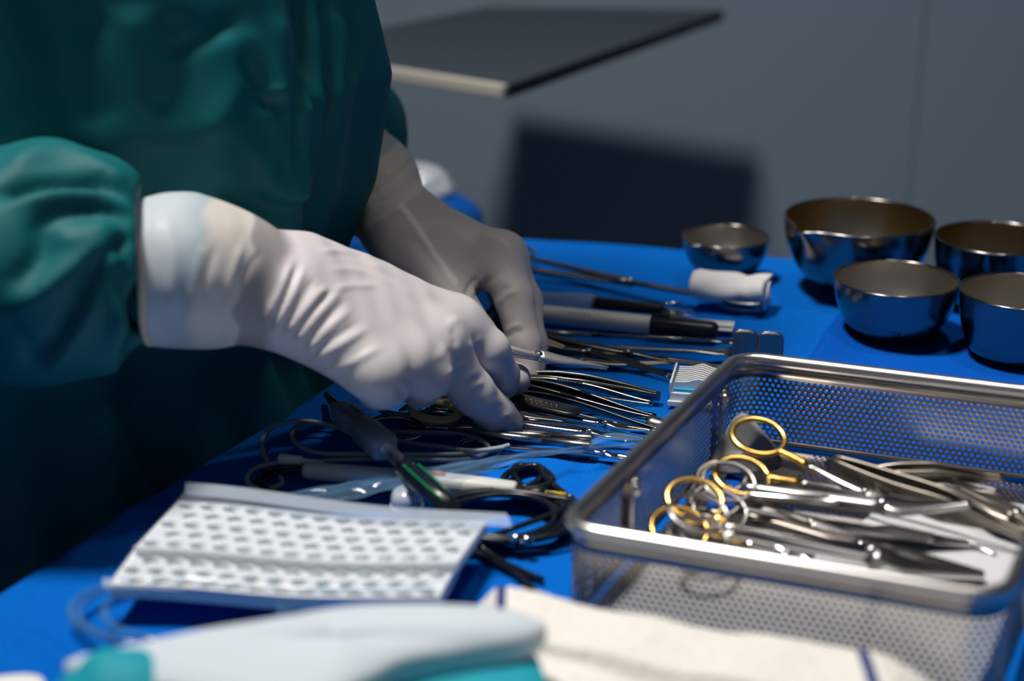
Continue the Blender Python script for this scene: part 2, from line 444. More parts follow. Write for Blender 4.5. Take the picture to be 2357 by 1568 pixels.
m = MB(); m.box((g.x - .24, g.y + .02, -.885), (.2, .03, .015)); m.box((g.x - .24, g.y + .02, -.884), (.03, .2, .014)); m.build('foot', M['frame'], t, world=True, smooth=False, bevel=.004)

bp_ = W(1040, 500, 1.32)
t = thing('wrapped_bundle', 'crumpled clear and blue wrapped bundle on a stand behind the far hand', 'bundle', Vector((bp_.x, bp_.y, -.9)))
f = Field((bp_.x - .14, bp_.y - .09, bp_.z - .08), (bp_.x + .10, bp_.y + .09, bp_.z + .10), .004)
s_ = f.ell(W(1032, 492, 1.32), (.018, .03, .014))
for (x, y, r) in ((1060, 500, .011), (1005, 478, .014), (1075, 515, .009), (965, 520, .02), (880, 560, .03)):
    s_ = smin(s_, f.ell(W(x, y, 1.32), (r * 1.3, r * 1.5, r)), .012)
V, Fc = f.mesh(s_); V = swell(V, Fc, .002, 90, 3); meshobj('blue_wrap', V, Fc, M['blue_wrap'], t, label='blue wrap')
s_ = None
for (x, y, r) in ((960, 402, .012), (988, 420, .015), (1016, 442, .012), (968, 438, .013), (1000, 456, .011), (943, 434, .012)):
    q = f.ell(W(x, y, 1.315), (r, r * 1.2, r * .9)); s_ = q if s_ is None else smin(s_, q, .006)
V, Fc = f.mesh(s_); V = swell(V, Fc, .0025, 160, 5); meshobj('clear_wrap', V, Fc, M['frost'], t, label='crumpled clear wrap')
m = MB(); m.tube([(bp_.x - .02, bp_.y, -.9), (bp_.x - .02, bp_.y, bp_.z - .015)], .02, 12); m.build('stand_post', M['frame'], t, world=True)

# ------------------------------------------------------------------ the nurse
pe = thing('person', 'gloved person in a teal surgical gown leaning over the table, holding scissors', 'person', Vector((-.30, .84, -.9)))
TC = Vector((-.265, .83, 0))
f = Field((-.62, .50, -.9), (.06, 1.22, .82), .0085)
hd = Vector((-.150, .787, .60))
b_ = f.ell(hd, (.088, .072, .105))
b_ = smin(b_, f.ell(hd + Vector((.035, 0, -.05)), (.06, .055, .06)), .03)
b_ = smin(b_, f.cap(hd + Vector((.085, 0, -.005)), hd + Vector((.1, 0, -.03)), .009, .013), .012)
for s in (-1, 1): b_ = smin(b_, f.ell(hd + Vector((-.01, s * .074, -.01)), (.018, .009, .03)), .006)
b_ = smin(b_, f.cap(hd + Vector((-.03, .02, -.05)), Vector((-.24, .81, .43)), .05, .06), .03)
b_ = smin(b_, f.ell((-.27, .82, .27), (.10, .155, .19)), .05)
b_ = smin(b_, f.ell((-.28, .84, -.02), (.10, .145, .18)), .06)
SHN, SHF = Vector((-.345, .69, .385)), Vector((-.255, .99, .385))
ELN, WRN = Vector((-.405, .645, .135)), W(640, 655, .702)
ELF, WRF = Vector((-.20, .98, .20)), W(895, 495, .885)
for sh, el, wr in ((SHN, ELN, WRN), (SHF, ELF, WRF)):
    b_ = smin(b_, f.cap((-.265, .82, .36), sh, .06, .05), .04)
    b_ = smin(b_, f.chain([sh, el, wr.lerp(el, .3)], [.046, .036, .024], .015), .03)
for s, x in ((-1, -.31), (1, -.28)):
    hip = Vector((-.285, .84 + s * .075, -.10)); kn = Vector((x + .02, .84 + s * .08, -.46)); an = Vector((x, .84 + s * .085, -.85))
    b_ = smin(b_, f.chain([hip, kn, an, an + Vector((.12, s * .015, -.025))], [.078, .052, .034, .028], .02), .03)
V, Fc = f.mesh(b_); body = meshobj('body', V, Fc, M['skin'], pe)
for s in (-1, 1):
    m = MB(); ec = hd + Vector((.071, s * .032, .006))
    m.lathe([(.0001, -.012), (.007, -.0095), (.0115, 0), (.007, .0095), (.0001, .012)], 16, Matrix.Translation(ec)); ey = m.build('eye', M['eye'], body, world=True)
    m = MB(); m.lathe([(.0001, .0022), (.004, .0016), (.0055, -.001)], 14, Matrix.Translation(ec + Vector((.0105, 0, -.002))) @ Matrix.Rotation(math.pi / 2, 4, 'Y')); m.build('iris', M['iris'], body, world=True)
    m = MB(); ank = Vector((-.31 if s < 0 else -.28, .84 + s * .085, -.9))
    m.prism([ank + Vector(p) for p in ((-.07, -.04, .002), (.08, -.045, .002), (.17, -.035, .002), (.185, s * .02, .002), (.16, .045, .002), (.05, .042, .002), (-.07, .035, .002), (-.085, 0, .002))], (0, 0, .075)); m.build('clog', M['clog'], pe, world=True, bevel=.018)
m = MB(); m.lathe([(.001, .120), (.05, .112), (.082, .085), (.097, .04), (.096, .012), (.090, .006)], 40, Matrix.Translation(hd) @ Matrix.Rotation(-.25, 4, 'Y') @ Matrix.Diagonal((1, .86, 1, 1))); m.build('surgical_cap', M['hair_cap'], pe, world=True)
G = []
for i in range(9):
    a = -1.25 + 2.5 * i / 8; row = []
    for j in range(6):
        z = -.012 - .085 * j / 5; r = .094 + .014 * math.sin(math.pi * j / 5)
        row.append(hd + Vector((r * math.cos(a) * (1.10 if abs(a) < .5 else 1.0) + .012, .84 * r * math.sin(a), z)))
    G.append(row)
m = MB(); m.grid(G); o = m.build('face_mask', M['mask'], pe, world=True); o.modifiers.new('t', 'SOLIDIFY').thickness = .002

# gown body: one wrapped surface from collar to hem, with folds
def tor(z):
    K = [(-.70, .235, .23, -.29), (-.40, .220, .215, -.29), (-.16, .212, .20, -.290), (-.05, .186, .185, -.280), (.03, .158, .180, -.272), (.10, .178, .186, -.262), (.16, .186, .188, -.258), (.24, .176, .186, -.262), (.33, .155, .182, -.268), (.40, .115, .150, -.262), (.455, .07, .075, -.250)]
    zs = [k[0] for k in K]; return [np.interp(z, zs, [k[i] for k in K]) for i in (1, 2, 3)]
zs = np.concatenate([np.linspace(-.70, -.10, 50), np.linspace(-.098, .26, 190), np.linspace(.264, .455, 36)])
nth = 420; rows = []
for z in zs:
    a, b, cx = tor(z); row = []
    for q in range(nth):
        th = 2 * math.pi * q / nth
        fold = .010 * math.sin(9 * th + 1.6 * math.sin(z * 9)) * np.interp(z, [-.7, 0, .2, .45], [1.6, .8, .45, .2]) + .004 * math.sin(23 * th + 14 * z)
        row.append((cx + (a + fold) * math.cos(th), .83 + (b + fold) * math.sin(th), z))
    rows.append(row)
m = MB(); m.grid(rows, closed_v=True); V = np.array(m.v); Fc = np.array(m.f)[:, ::-1]
tl = [([(688, -20), (694, 120), (694, 260), (690, 430)], 9, -.011), ([(716, -20), (722, 150), (716, 300), (690, 430), (662, 460)], 13, .009), ([(745, -20), (752, 150), (728, 330)], 8, -.010),
      ([(770, 10), (778, 160), (752, 300)], 12, .008), ([(640, 20), (650, 200), (648, 400)], 16, .007),
      ([(555, 140), (600, 225), (612, 250)], 8, -.006), ([(612, 212), (650, 212)], 9, .006), ([(640, 215), (655, 290), (650, 420)], 8, -.007), ([(570, 60), (610, 150), (640, 215)], 10, .004),
      ([(520, 60), (540, 200), (470, 330)], 26, .006), ([(400, 20), (420, 160), (360, 280)], 34, -.007), ([(300, 0), (330, 200), (360, 380)], 36, .008), ([(210, 20), (200, 160), (240, 300)], 30, -.010),
      ([(380, 130), (470, 90), (540, 40)], 16, -.006), ([(560, 300), (640, 450), (690, 440)], 20, .008), ([(500, 430), (600, 470), (690, 470)], 18, -.008), ([(840, 20), (826, 140), (790, 230)], 10, .006)]
V = relax(emboss(V, Fc, [(p_, w_ * (1.25 if w_ > 14 else 1), h_ * (.45 if w_ > 14 else .8)) for p_, w_, h_ in tl]), Fc, 3)
gown = meshobj('gown', V, Fc, M['gown'], pe)

# sleeves
f = Field((-.47, .52, .02), (-.125, .80, .46), .0022)
SE = W(300, 628, .668)                                         # where the near sleeve ends on the forearm
s_ = f.chain([SHN + Vector((0, 0, .01)), ELN, W(60, 620, .655), W(215, 610, .662), W(285, 625, .667)], [.068, .060, .044, .0395, .0315], .02)
s_ = smin(s_, f.cap(W(90, 690, .650), W(225, 715, .655), .029, .024), .018)
s_ = smin(s_, f.cap(W(110, 440, .668), W(255, 505, .668), .022, .017), .012)
pc = W(306, 628, .668); pn = W(420, 640, .676) - W(285, 625, .667); vr = ray(304, 628).normalized(); pn = (pn - vr * pn.dot(vr)).normalized()
cut = (f.X - pc.x) * pn.x + (f.Y - pc.y) * pn.y + (f.Z - pc.z) * pn.z
s_ = -smin(-s_, -cut, .004)
s_ = smin(s_, f.cap(W(285, 775, .660), W(326, 772, .660), .009, .005), .006)
V, Fc = f.mesh(s_); V = swell(V, Fc, .0012, 60, 11)
sl = [([(0, 400), (120, 350), (230, 392), (292, 438)], 18, .006), ([(-20, 452), (110, 425), (230, 430), (300, 470)], 10, -.012), ([(30, 470), (150, 448), (250, 452), (298, 480)], 14, .007),
      ([(70, 530), (170, 490), (290, 500)], 10, -.006), ([(20, 700), (100, 660), (190, 600), (285, 545)], 26, .007), ([(100, 520), (90, 600), (30, 680)], 24, -.006),
      ([(205, 640), (225, 600), (300, 545)], 8, -.012), ([(232, 615), (262, 596), (280, 640), (274, 720), (268, 800)], 14, .007), ([(280, 575), (283, 640), (286, 690), (330, 760)], 8, -.012),
      ([(208, 640), (190, 690), (130, 780), (80, 830)], 9, -.010), ([(225, 660), (160, 780), (110, 850)], 16, .006), ([(10, 740), (60, 790), (80, 845)], 9, -.006), ([(290, 690), (330, 745), (345, 775)], 9, .006),
      ([(305, 500), (300, 600), (312, 700)], 8, .004), ([(130, 560), (200, 540), (260, 500)], 12, .004)]
V = relax(emboss(V, Fc, [(p_, w_ * 1.1, h_ * .85) for p_, w_, h_ in sl]), Fc, 6); meshobj('sleeve', V, Fc, M['gown'], gown)
f = Field((-.36, .78, .03), (-.02, 1.10, .47), .0034)
s_ = f.chain([SHF + Vector((0, 0, .01)), ELF, W(790, 300, .965), W(812, 335, .955)], [.066, .056, .034, .029], .02)
V, Fc = f.mesh(s_); V = swell(V, Fc, .002, 50, 12); V = emboss(V, Fc, [([(790, 225), (820, 290), (870, 345)], 9, .004), ([(770, 240), (800, 310), (850, 350)], 9, -.006)])
meshobj('sleeve', V, Fc, M['gown'], gown)

# gloved hands: each one continuous surface
def glove(f, palm, fingers, thumb, kp=.009, extra=()):
    s_ = palm
    tot = None
    for P, R in fingers + [thumb]:
        q = smin(palm, f.chain(P, R, .0035), kp)
        tot = q if tot is None else np.minimum(tot, q)
    for a, b, r, k in extra: tot = smin(tot, f.cap(a, b, r, r * .8), k)
    return tot
# right hand, nearest the camera: middle finger stretched to the table, forefinger and thumb hold the scissors
f = Field((-.20, .58, -.004), (.028, .83, .155), .00125)
w0 = W(620, 655, .702)
arm = f.chain([W(303, 628, .668), W(420, 622, .678), W(520, 640, .690), w0], [.0285, .0288, .0240, .0212], .02)
MCP = dict(i=W(1050, 745, .752), m=W(1003, 792, .730), r=W(935, 832, .708), p=W(865, 858, .690))
palm = arm
for k_, off, ra, rb in (('i', (700, 625, .722), .0180, .0128), ('m', (690, 665, .708), .0190, .0132), ('r', (680, 700, .696), .0180, .0128), ('p', (670, 725, .688), .0150, .0118)):
    palm = smin(palm, f.cap(W(*off), MCP[k_], ra, rb), .014)
palm = smin(palm, f.cap(W(820, 700, .735), W(930, 770, .745), .018, .016), .012)
fin = [([MCP['i'], W(1122, 806, .757), W(1149, 858, .772), W(1160, 884, .782)], [.0118, .0106, .0094, .0078]),
       ([MCP['m'], W(1088, 903, .747), W(1140, 953, .763), W(1169, 976, .773)], [.0120, .0104, .0094, .0080]),
       ([MCP['r'], W(985, 868, .716), W(968, 892, .738), W(940, 880, .748)], [.0118, .0104, .0092, .0080]),
       ([MCP['p'], W(882, 888, .700), W(866, 900, .722), W(842, 880, .734)], [.0106, .0094, .0084, .0072])]
th = ([W(760, 700, .745), W(930, 765, .780), W(1085, 828, .790), W(1182, 872, .792)], [.0165, .0125, .0110, .0088])
s_ = glove(f, palm, fin, th)
pc = W(311, 628, .668); pn = W(420, 612, .678) - W(303, 628, .668); vr = ray(311, 628).normalized(); pn = (pn - vr * pn.dot(vr)).normalized()
s_ = np.maximum(s_, -((f.X - pc.x) * pn.x + (f.Y - pc.y) * pn.y + (f.Z - pc.z) * pn.z))
V, Fc = f.mesh(s_)
V = swell(V, Fc, .0003, 120, 21)
hl = [([(672, 604), (640, 682), (604, 755)], 7, .0016), ([(686, 608), (652, 690), (618, 757)], 5, -.0017), ([(701, 617), (667, 694), (632, 757)], 7, .0016), ([(724, 640), (684, 705), (648, 762)], 6, -.0014),
      ([(747, 660), (701, 717), (660, 768)], 7, .0015), ([(785, 668), (728, 732), (682, 790)], 8, .0014), ([(768, 662), (715, 724), (672, 778)], 5, -.0013), ([(806, 715), (747, 767), (709, 815)], 8, .0014), ([(795, 692), (738, 750), (694, 802)], 5, -.0013),
      ([(845, 757), (766, 805), (717, 828)], 8, .0014), ([(825, 742), (757, 787), (712, 820)], 5, -.0012), ([(875, 800), (800, 840), (748, 855)], 8, .0012),
      ([(736, 579), (800, 580), (866, 596)], 6, .0009), ([(728, 678), (800, 660), (868, 660)], 7, .0008), ([(760, 620), (850, 630), (960, 690)], 7, .0007), ([(840, 600), (930, 640), (1000, 690)], 8, .0008),
      ([(1054, 884), (1075, 868), (1096, 858)], 6, .0007), ([(1064, 893), (1085, 878), (1106, 870)], 5, -.0006), ([(1072, 902), (1094, 886), (1114, 880)], 6, .0007), ([(1030, 862), (1050, 845), (1068, 838)], 5, .0009), ([(1108, 945), (1128, 930), (1150, 925)], 6, .0007), ([(1118, 956), (1138, 940), (1156, 936)], 5, -.0005), ([(1140, 975), (1160, 958), (1176, 955)], 5, .0008),
      ([(1034, 752), (1040, 742), (1056, 738)], 9, .0008), ([(1000, 822), (1018, 815), (1024, 790)], 10, .0006), ([(1038, 760), (1046, 775), (1050, 795)], 6, -.0010), ([(1075, 800), (1095, 790), (1110, 780)], 7, .0006),
      ([(915, 890), (925, 905), (930, 920)], 7, -.0016), ([(470, 560), (450, 640), (440, 740)], 10, .0007), ([(560, 560), (530, 650), (520, 760)], 9, .0010), ([(600, 580), (556, 650), (548, 760)], 6, -.0009), ([(500, 560), (470, 660), (462, 770)], 8, -.0006), ([(380, 500), (400, 600), (390, 740)], 14, .0008)]
V = relax(emboss(V, Fc, hl), Fc, 2)
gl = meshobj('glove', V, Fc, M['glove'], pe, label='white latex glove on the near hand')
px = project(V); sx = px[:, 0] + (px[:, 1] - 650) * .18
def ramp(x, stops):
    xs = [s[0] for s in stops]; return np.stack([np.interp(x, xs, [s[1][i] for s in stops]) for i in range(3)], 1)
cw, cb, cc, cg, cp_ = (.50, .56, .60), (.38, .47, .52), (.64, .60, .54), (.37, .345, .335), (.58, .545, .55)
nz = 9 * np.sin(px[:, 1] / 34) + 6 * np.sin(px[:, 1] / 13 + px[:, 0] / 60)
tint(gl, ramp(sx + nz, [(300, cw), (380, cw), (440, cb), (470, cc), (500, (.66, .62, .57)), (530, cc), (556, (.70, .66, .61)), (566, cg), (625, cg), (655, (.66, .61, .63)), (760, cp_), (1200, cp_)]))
# cream rolled edge of that glove
c0 = W(317, 628, .668); ax = W(420, 612, .678) - W(303, 628, .668); vr = ray(317, 628).normalized(); ax = (ax - vr * ax.dot(vr)).normalized()
u_ = Vector((0, 0, 1)); u_ = (u_ - ax * u_.dot(ax)).normalized(); w_ = ax.cross(u_)
m = MB(); m.tube([c0 + (u_ * math.sin(a) + w_ * math.cos(a)) * (.0302 + .0006 * math.sin(5 * a)) + ax * (.0012 * math.sin(3 * a)) for a in [2 * math.pi * q / 48 for q in range(48)]], .0018, 8, closed=True, sx=1.0)
m.build('rolled_edge', M['bead'], gl, world=True, label='cream rolled glove edge')
# left hand, behind: forefinger pointing down to the instruments
f = Field((-.13, .74, -.004), (.045, 1.0, .17), .0013)
arm = f.chain([W(800, 335, .955), W(850, 425, .915), W(902, 500, .888)], [.0255, .0255, .0218], .018)
MCP = dict(i=W(1150, 592, .862), m=W(1158, 588, .885), r=W(1150, 592, .905), p=W(1120, 600, .922))
palm = arm
for k_, off, ra, rb in (('i', (935, 535, .872), .0200, .0120), ('m', (945, 530, .885), .0195, .0118), ('r', (950, 530, .900), .0180, .0110), ('p', (940, 540, .912), .0160, .0100)):
    palm = smin(palm, f.cap(W(*off), MCP[k_], ra, rb), .014)
palm = smin(palm, f.cap(W(960, 590, .860), W(1060, 640, .860), .0205, .0125), .014)
fin = [([MCP['i'], W(1184, 690, .848), W(1207, 795, .838), W(1214, 872, .832)], [.0122, .0104, .0090, .0074]),
       ([MCP['m'], W(1205, 690, .880), W(1222, 790, .868), W(1224, 858, .858)], [.0118, .0100, .0088, .0072]),
       ([MCP['r'], W(1195, 690, .905), W(1195, 780, .895), W(1180, 820, .885)], [.0110, .0096, .0084, .0070]),
       ([MCP['p'], W(1160, 680, .920), W(1160, 760, .905), W(1150, 790, .895)], [.0100, .0086, .0076, .0064])]
th = ([W(950, 590, .862), W(1035, 680, .842), W(1098, 775, .826), W(1150, 850, .818)], [.0180, .0122, .0108, .0086])
s_ = glove(f, palm, fin, th, .010)
V, Fc = f.mesh(s_); V = swell(V, Fc, .0003, 120, 22)
hl = [([(1070, 690), (1080, 660), (1100, 640)], 6, -.0014), ([(1082, 684), (1095, 655), (1115, 638)], 7, .0011), ([(1098, 680), (1112, 655), (1128, 640)], 6, -.0012), ([(1120, 676), (1140, 655), (1160, 640)], 8, .0008), ([(1140, 690), (1156, 668), (1172, 660)], 6, -.0012), ([(1150, 700), (1165, 680), (1185, 672)], 6, .0010),
      ([(924, 474), (958, 520), (1000, 585), (1048, 648)], 9, .0009), ([(1165, 765), (1180, 752), (1200, 748)], 6, .0010), ([(1168, 778), (1184, 766), (1206, 762)], 5, -.0009), ([(1180, 858), (1196, 850), (1225, 852)], 6, .0006),
      ([(795, 440), (850, 400), (910, 400)], 9, .0010), ([(790, 500), (850, 440), (925, 430)], 9, .0012), ([(800, 470), (850, 420), (915, 415)], 6, -.0010), ([(815, 540), (860, 470), (945, 450)], 7, -.0011), ([(1100, 540), (1150, 550), (1185, 580)], 8, .0008)]
V = emboss(V, Fc, hl)
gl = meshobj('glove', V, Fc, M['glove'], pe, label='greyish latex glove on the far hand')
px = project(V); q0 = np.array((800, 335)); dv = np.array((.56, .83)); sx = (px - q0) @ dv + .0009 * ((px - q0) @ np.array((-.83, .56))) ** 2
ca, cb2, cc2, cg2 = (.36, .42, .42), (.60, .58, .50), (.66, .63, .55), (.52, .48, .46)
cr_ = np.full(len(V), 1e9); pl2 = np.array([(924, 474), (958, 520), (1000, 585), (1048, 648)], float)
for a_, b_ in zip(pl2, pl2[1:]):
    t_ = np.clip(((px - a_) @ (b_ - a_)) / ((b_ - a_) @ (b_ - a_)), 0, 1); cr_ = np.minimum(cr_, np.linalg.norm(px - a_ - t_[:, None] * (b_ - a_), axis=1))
fold_ = np.exp(-(cr_ / 8) ** 4)[:, None]                        # paler strip of tint along the crease
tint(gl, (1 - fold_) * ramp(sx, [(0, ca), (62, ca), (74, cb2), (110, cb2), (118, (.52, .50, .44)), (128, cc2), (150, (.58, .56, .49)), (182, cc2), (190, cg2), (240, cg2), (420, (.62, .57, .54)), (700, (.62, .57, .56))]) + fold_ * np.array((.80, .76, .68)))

# ------------------------------------------------------------------ tool builders (built along x in their own space)
def sstep(t): t = min(1, max(0, t)); return t * t * (3 - 2 * t)
def ringed(name, label, cat, A, B, roll=0, group=None, ring=(.0105, .0085, .0013), sep=.011, piv=.58, op=.0006, mat_ring='steel', mat_shank='steel', mat_jaw=None,
           gold=0., w=.0019, th=.0012, jw=.0022, curve=0., jaw='blade', ratchet=False, tipw=.0005, zc=0., oval=None):
    """scissors, clamps and needle holders: two finger rings, two shanks, a screw and two jaws"""
    L = (B - A).length; t = thing(name, label, cat, frame(A, B, roll), group); xp = piv * L
    for k in (1, -1):
        dz = k * th * .55
        m = MB(); m.tube([(ring[0] * math.cos(a) * 1.0, k * sep + ring[1] * math.sin(a), dz * .0) for a in [2 * math.pi * q / 28 for q in range(28)]], ring[2], 8, closed=True, up=(0, 0, 1), sx=1.15)
        m.build('finger_ring', M[mat_ring], t)
        x0 = ring[0] * .80; y0 = k * (sep - ring[1] * .42)
        def pt(u):
            x = x0 + (xp - x0) * u; y = y0 * (1 - sstep(u * 1.02) ** .8)
            return x, y, dz * sstep(u * 1.3), (ring[2] * 1.15) * (1 - u) + w * u, ring[2] * (1 - u) + th * .55 * u
        n = 14
        if gold:
            g = gold
            m = MB(); m.bar([pt(g * i / 6) for i in range(7)]); m.build('shank', M[mat_ring], t)
            m = MB(); m.bar([pt(g + (1 - g) * i / n) for i in range(n + 1)]); m.build('shank', M[mat_shank], t, label='plain steel front of the shank')
        else:
            m = MB(); m.bar([pt(i / n) for i in range(n + 1)]); m.build('shank', M[mat_shank], t)
        J = []; nj = 14
        for i in range(nj + 1):
            u = i / nj; x = xp + (L - xp) * u
            hw = (jw * min(1, .75 + u * 2.5) * (1 - sstep((u - .12) / .88)) + tipw * sstep((u - .12) / .88)) if jaw == 'blade' else jw * (1 - u) + tipw * u
            J.append((x, -k * (op * u * L / .1 + (hw * (.75 if jaw != 'blade' else .30))) * sstep(u * 3) + curve * u * u, dz * (1 - (.0 if jaw == 'blade' else .9) * sstep(u * 2)) + zc * u * u, hw, th * .55 * (1 - .5 * u)))
        m = MB()
        if oval:                                                # fenestrated oval jaw
            a_, b_ = oval; cx = L - a_
            m.bar([(xp + (cx - a_ * .9 - xp) * i / 4, -k * .0006, dz * .5, jw * .7, th * .5) for i in range(5)])
            m.tube([(cx + a_ * math.cos(q), b_ * math.sin(q), dz * 1.6) for q in [2 * math.pi * i / 30 for i in range(30)]], .0010, 8, closed=True, up=(0, 0, 1))
        else: m.bar(J)
        m.build('blade' if jaw == 'blade' else 'jaw', M[mat_jaw or mat_shank], t)
        if ratchet:
            m = MB(); m.bar([(x0 + .004, y0 * .95 - k * y0 * 0, dz * .5, .0011, .0008), (x0 + .005, y0 * .5, dz * .6 + .0006, .0012, .0007), (x0 + .0055, y0 * .02, dz * .6 + .0006, .0012, .0006)]); m.build('ratchet', M[mat_ring], t)
    m = MB(); m.lathe([(.0001, th * 1.35), (w * .55, th * 1.3), (w * .62, th * 1.05), (w * .62, -th * 1.2), (.0001, -th * 1.25)], 16, Matrix.Translation((xp, 0, 0))); m.build('screw', M['bright'], t)
    return t
def tweezers(name, label, A, B, roll=0, group=None, gap=.004, w=.0042, th=.0006, tipw=.0007, mt='steel', ribs=None, hook=0., shoulder=.55, teeth=False, wp=None, marks=False):
    L = (B - A).length; t = thing(name, label, 'tweezers', frame(A, B, roll), group)
    for k in (1, -1):
        st = []; n = 26
        for i in range(n + 1):
            u = i / n; y = k * (th * 1.05 + gap * math.sin(math.pi * min(u, 1) ** .9) ** 1.0 * (1 - .25 * u) * (1 - u) ** .25)
            if wp: ww = float(np.interp(u, [p[0] for p in wp], [p[1] for p in wp]))
            else: ww = w * (.62 + .38 * sstep(u / .3)) if u < shoulder else w + (tipw - w) * sstep((u - shoulder) / (1 - shoulder)) ** .8
            if u < .02: ww *= .6
            st.append((u * L, y, hook * sstep((u - .75) / .25) * 1.0, th, ww))
        m = MB(); m.bar(st, e=.4); arm = m.build('arm', M[mt], t)
        if ribs:
            m = MB(); a, b, nr = ribs
            for i in range(nr):
                u = a + (b - a) * i / nr; q = st[int(u * n)]; y = np.interp(u * L, [s[0] for s in st], [s[1] for s in st]); ww = np.interp(u * L, [s[0] for s in st], [s[4] for s in st])
                m.box((u * L, y + k * (th + .0001), 0), ((b - a) * L / nr * .28, .00018, ww * .92))
            m.build('grip_ridges', M[mt], arm, smooth=False, kind='stuff')
        if teeth:
            m = MB()
            for i in range(10):
                u = .34 + .018 * i; y = np.interp(u * L, [s[0] for s in st], [s[1] for s in st]); ww = np.interp(u * L, [s[0] for s in st], [s[4] for s in st])
                m.add([(u * L - .0007, y - .0004, ww * .97), (u * L + .0007, y - .0004, ww * .97), (u * L, y - .0004, ww + .0009), (u * L - .0007, y + .0004, ww * .97), (u * L + .0007, y + .0004, ww * .97), (u * L, y + .0004, ww + .0009)], [(0, 1, 2), (3, 5, 4), (0, 2, 5, 3), (1, 4, 5, 2)])
            m.build('grip_teeth', M[mt], arm, smooth=False, kind='stuff')
        if marks and k == marks:
            m = MB()
            for i in range(7):
                x = L * .13 + i * .0024 + (.004 if i > 3 else 0)
                m.box((x, k * (np.interp(x, [s[0] for s in st], [abs(s[1]) for s in st]) + th + .00003), .0004), (.0007, .00004, .0004))
            m.build('engraving', M['ink'], arm, smooth=False)
    m = MB(); m.bar([(-.0006, 0, 0, th * 1.7, w * .5), (.002, 0, 0, th * 2.1, w * .62), (.006, 0, 0, th * 2.0, w * .64)], e=.4); m.build('joint', M[mt], t)
    return t
def rod(name, label, cat, A, B, sec, roll=0, group=None, mt='steel'):
    """a slim instrument turned from stations (fraction of length, half width, half thickness, part name, material)"""
    L = (B - A).length; t = thing(name, label, cat, frame(A, B, roll), group)
    for (pn, mm, st) in sec:
        m = MB(); m.bar([(u * L, y, z, a, b) for (u, y, z, a, b) in st], e=.7); m.build(pn, M[mm], t)
    return t

# ------------------------------------------------------------------ bowls
def bowl(px, py, R, h, foot, label, mi='bowl_in', spout=False, squash=1., prof=1.0):
    r = T(px, py, h); c = Vector((r.x, r.y, .0025)); t = thing('bowl', label, 'bowl', c, 'steel bowls behind the basket')
    w = .0009; n = 18
    P = [(foot + (R - foot) * math.sin(math.pi / 2 * (i / n) ** prof) ** .92, .0012 + (h - .0012) * (1 - math.cos(math.pi / 2 * (i / n))) ** .86) for i in range(n + 1)]
    def ring_pts(rr, z, N=72, lip=0):
        o = []
        for q in range(N):
            a = 2 * math.pi * q / N; k = 1 + (lip * .16 * math.exp(-((a - 3.75) / .16) ** 2) if spout else 0)
            o.append((rr * k * math.cos(a), rr * k * math.sin(a), z + (lip * -.0008 * math.exp(-((a - 3.75) / .2) ** 2) if spout else 0)))
        return o
    G = [ring_pts(.0005, 0), ring_pts(foot * .8, 0), ring_pts(foot, .0006)] + [ring_pts(a, b, lip=max(0, (b / h - .6) / .4) ** 2) for a, b in P[1:]]
    m = MB(); m.grid(G, closed_v=True); m.build('outer_wall', M['bowl'], t)
    G = [ring_pts(a - w, b + .0002, lip=max(0, (b / h - .6) / .4) ** 2) for a, b in P[1:]][::-1] + [ring_pts(foot * .9, .0018), ring_pts(foot * .5, .0016), ring_pts(.0004, .0016)]
    m = MB(); m.grid(G, closed_v=True); m.build('inner_wall', M[mi], t, label='inside of the bowl')
    m = MB(); m.tube([Vector(p) + Vector((0, 0, .0002)) for p in ring_pts(R - w * .4, h, lip=1)], .00085, 8, closed=True); m.build('rim', M['bowl'], t)
    return t, P
def k(px, py, h): return ((T(px, py, h) - CAM).dot(Vector((0, cp, -sp)))) / F
bowl(1671, 554, 99 * k(1671, 554, .025), .025, .013, 'smallest steel bowl with a pouring lip, behind the white gauze roll', spout=True)
bowl(1978, 510, 170 * k(1978, 510, .045), .045, .020, 'largest steel bowl, warm gold reflections painted inside, standing at the back of the table', mi='bowl_gold', spout=True)
bowl(2296, 558, 141 * k(2296, 558, .041), .041, .024, 'dark steel bowl at the back, cut by the right edge of the photo', mi='bowl_gold')
t, P = bowl(2063, 652, 141 * k(2063, 652, .034), .034, .017, 'medium steel bowl with a small engraved mark, nearest the basket rim')
# engraved CE mark on its outside
m = MB()
def on_bowl(ang, z, P=P):
    r = float(np.interp(z, [p[1] for p in P], [p[0] for p in P])) + .0001; return Vector((r * math.cos(ang), r * math.sin(ang), z))
for c_, bar_ in ((-1.75, False), (-1.66, True)):
    rr = float(np.interp(.010, [p[1] for p in P], [p[0] for p in P])); s_ = .0016
    m.tube([on_bowl(c_ + s_ * math.cos(a) / rr, .0105 + s_ * math.sin(a)) for a in [math.radians(70 + 220 * i / 12) for i in range(13)]], .00022, 6)
    if bar_: m.tube([on_bowl(c_ - s_ / rr, .0105), on_bowl(c_ - s_ * .2 / rr, .0105)], .00022, 6)
m.build('engraved_mark', M['ink'], t, label='engraved CE mark')
bowl(2352, 682, 139 * k(2352, 682, .037), .037, .022, 'steel bowl at the right edge, in front of the dark one', mi='bowl_in')

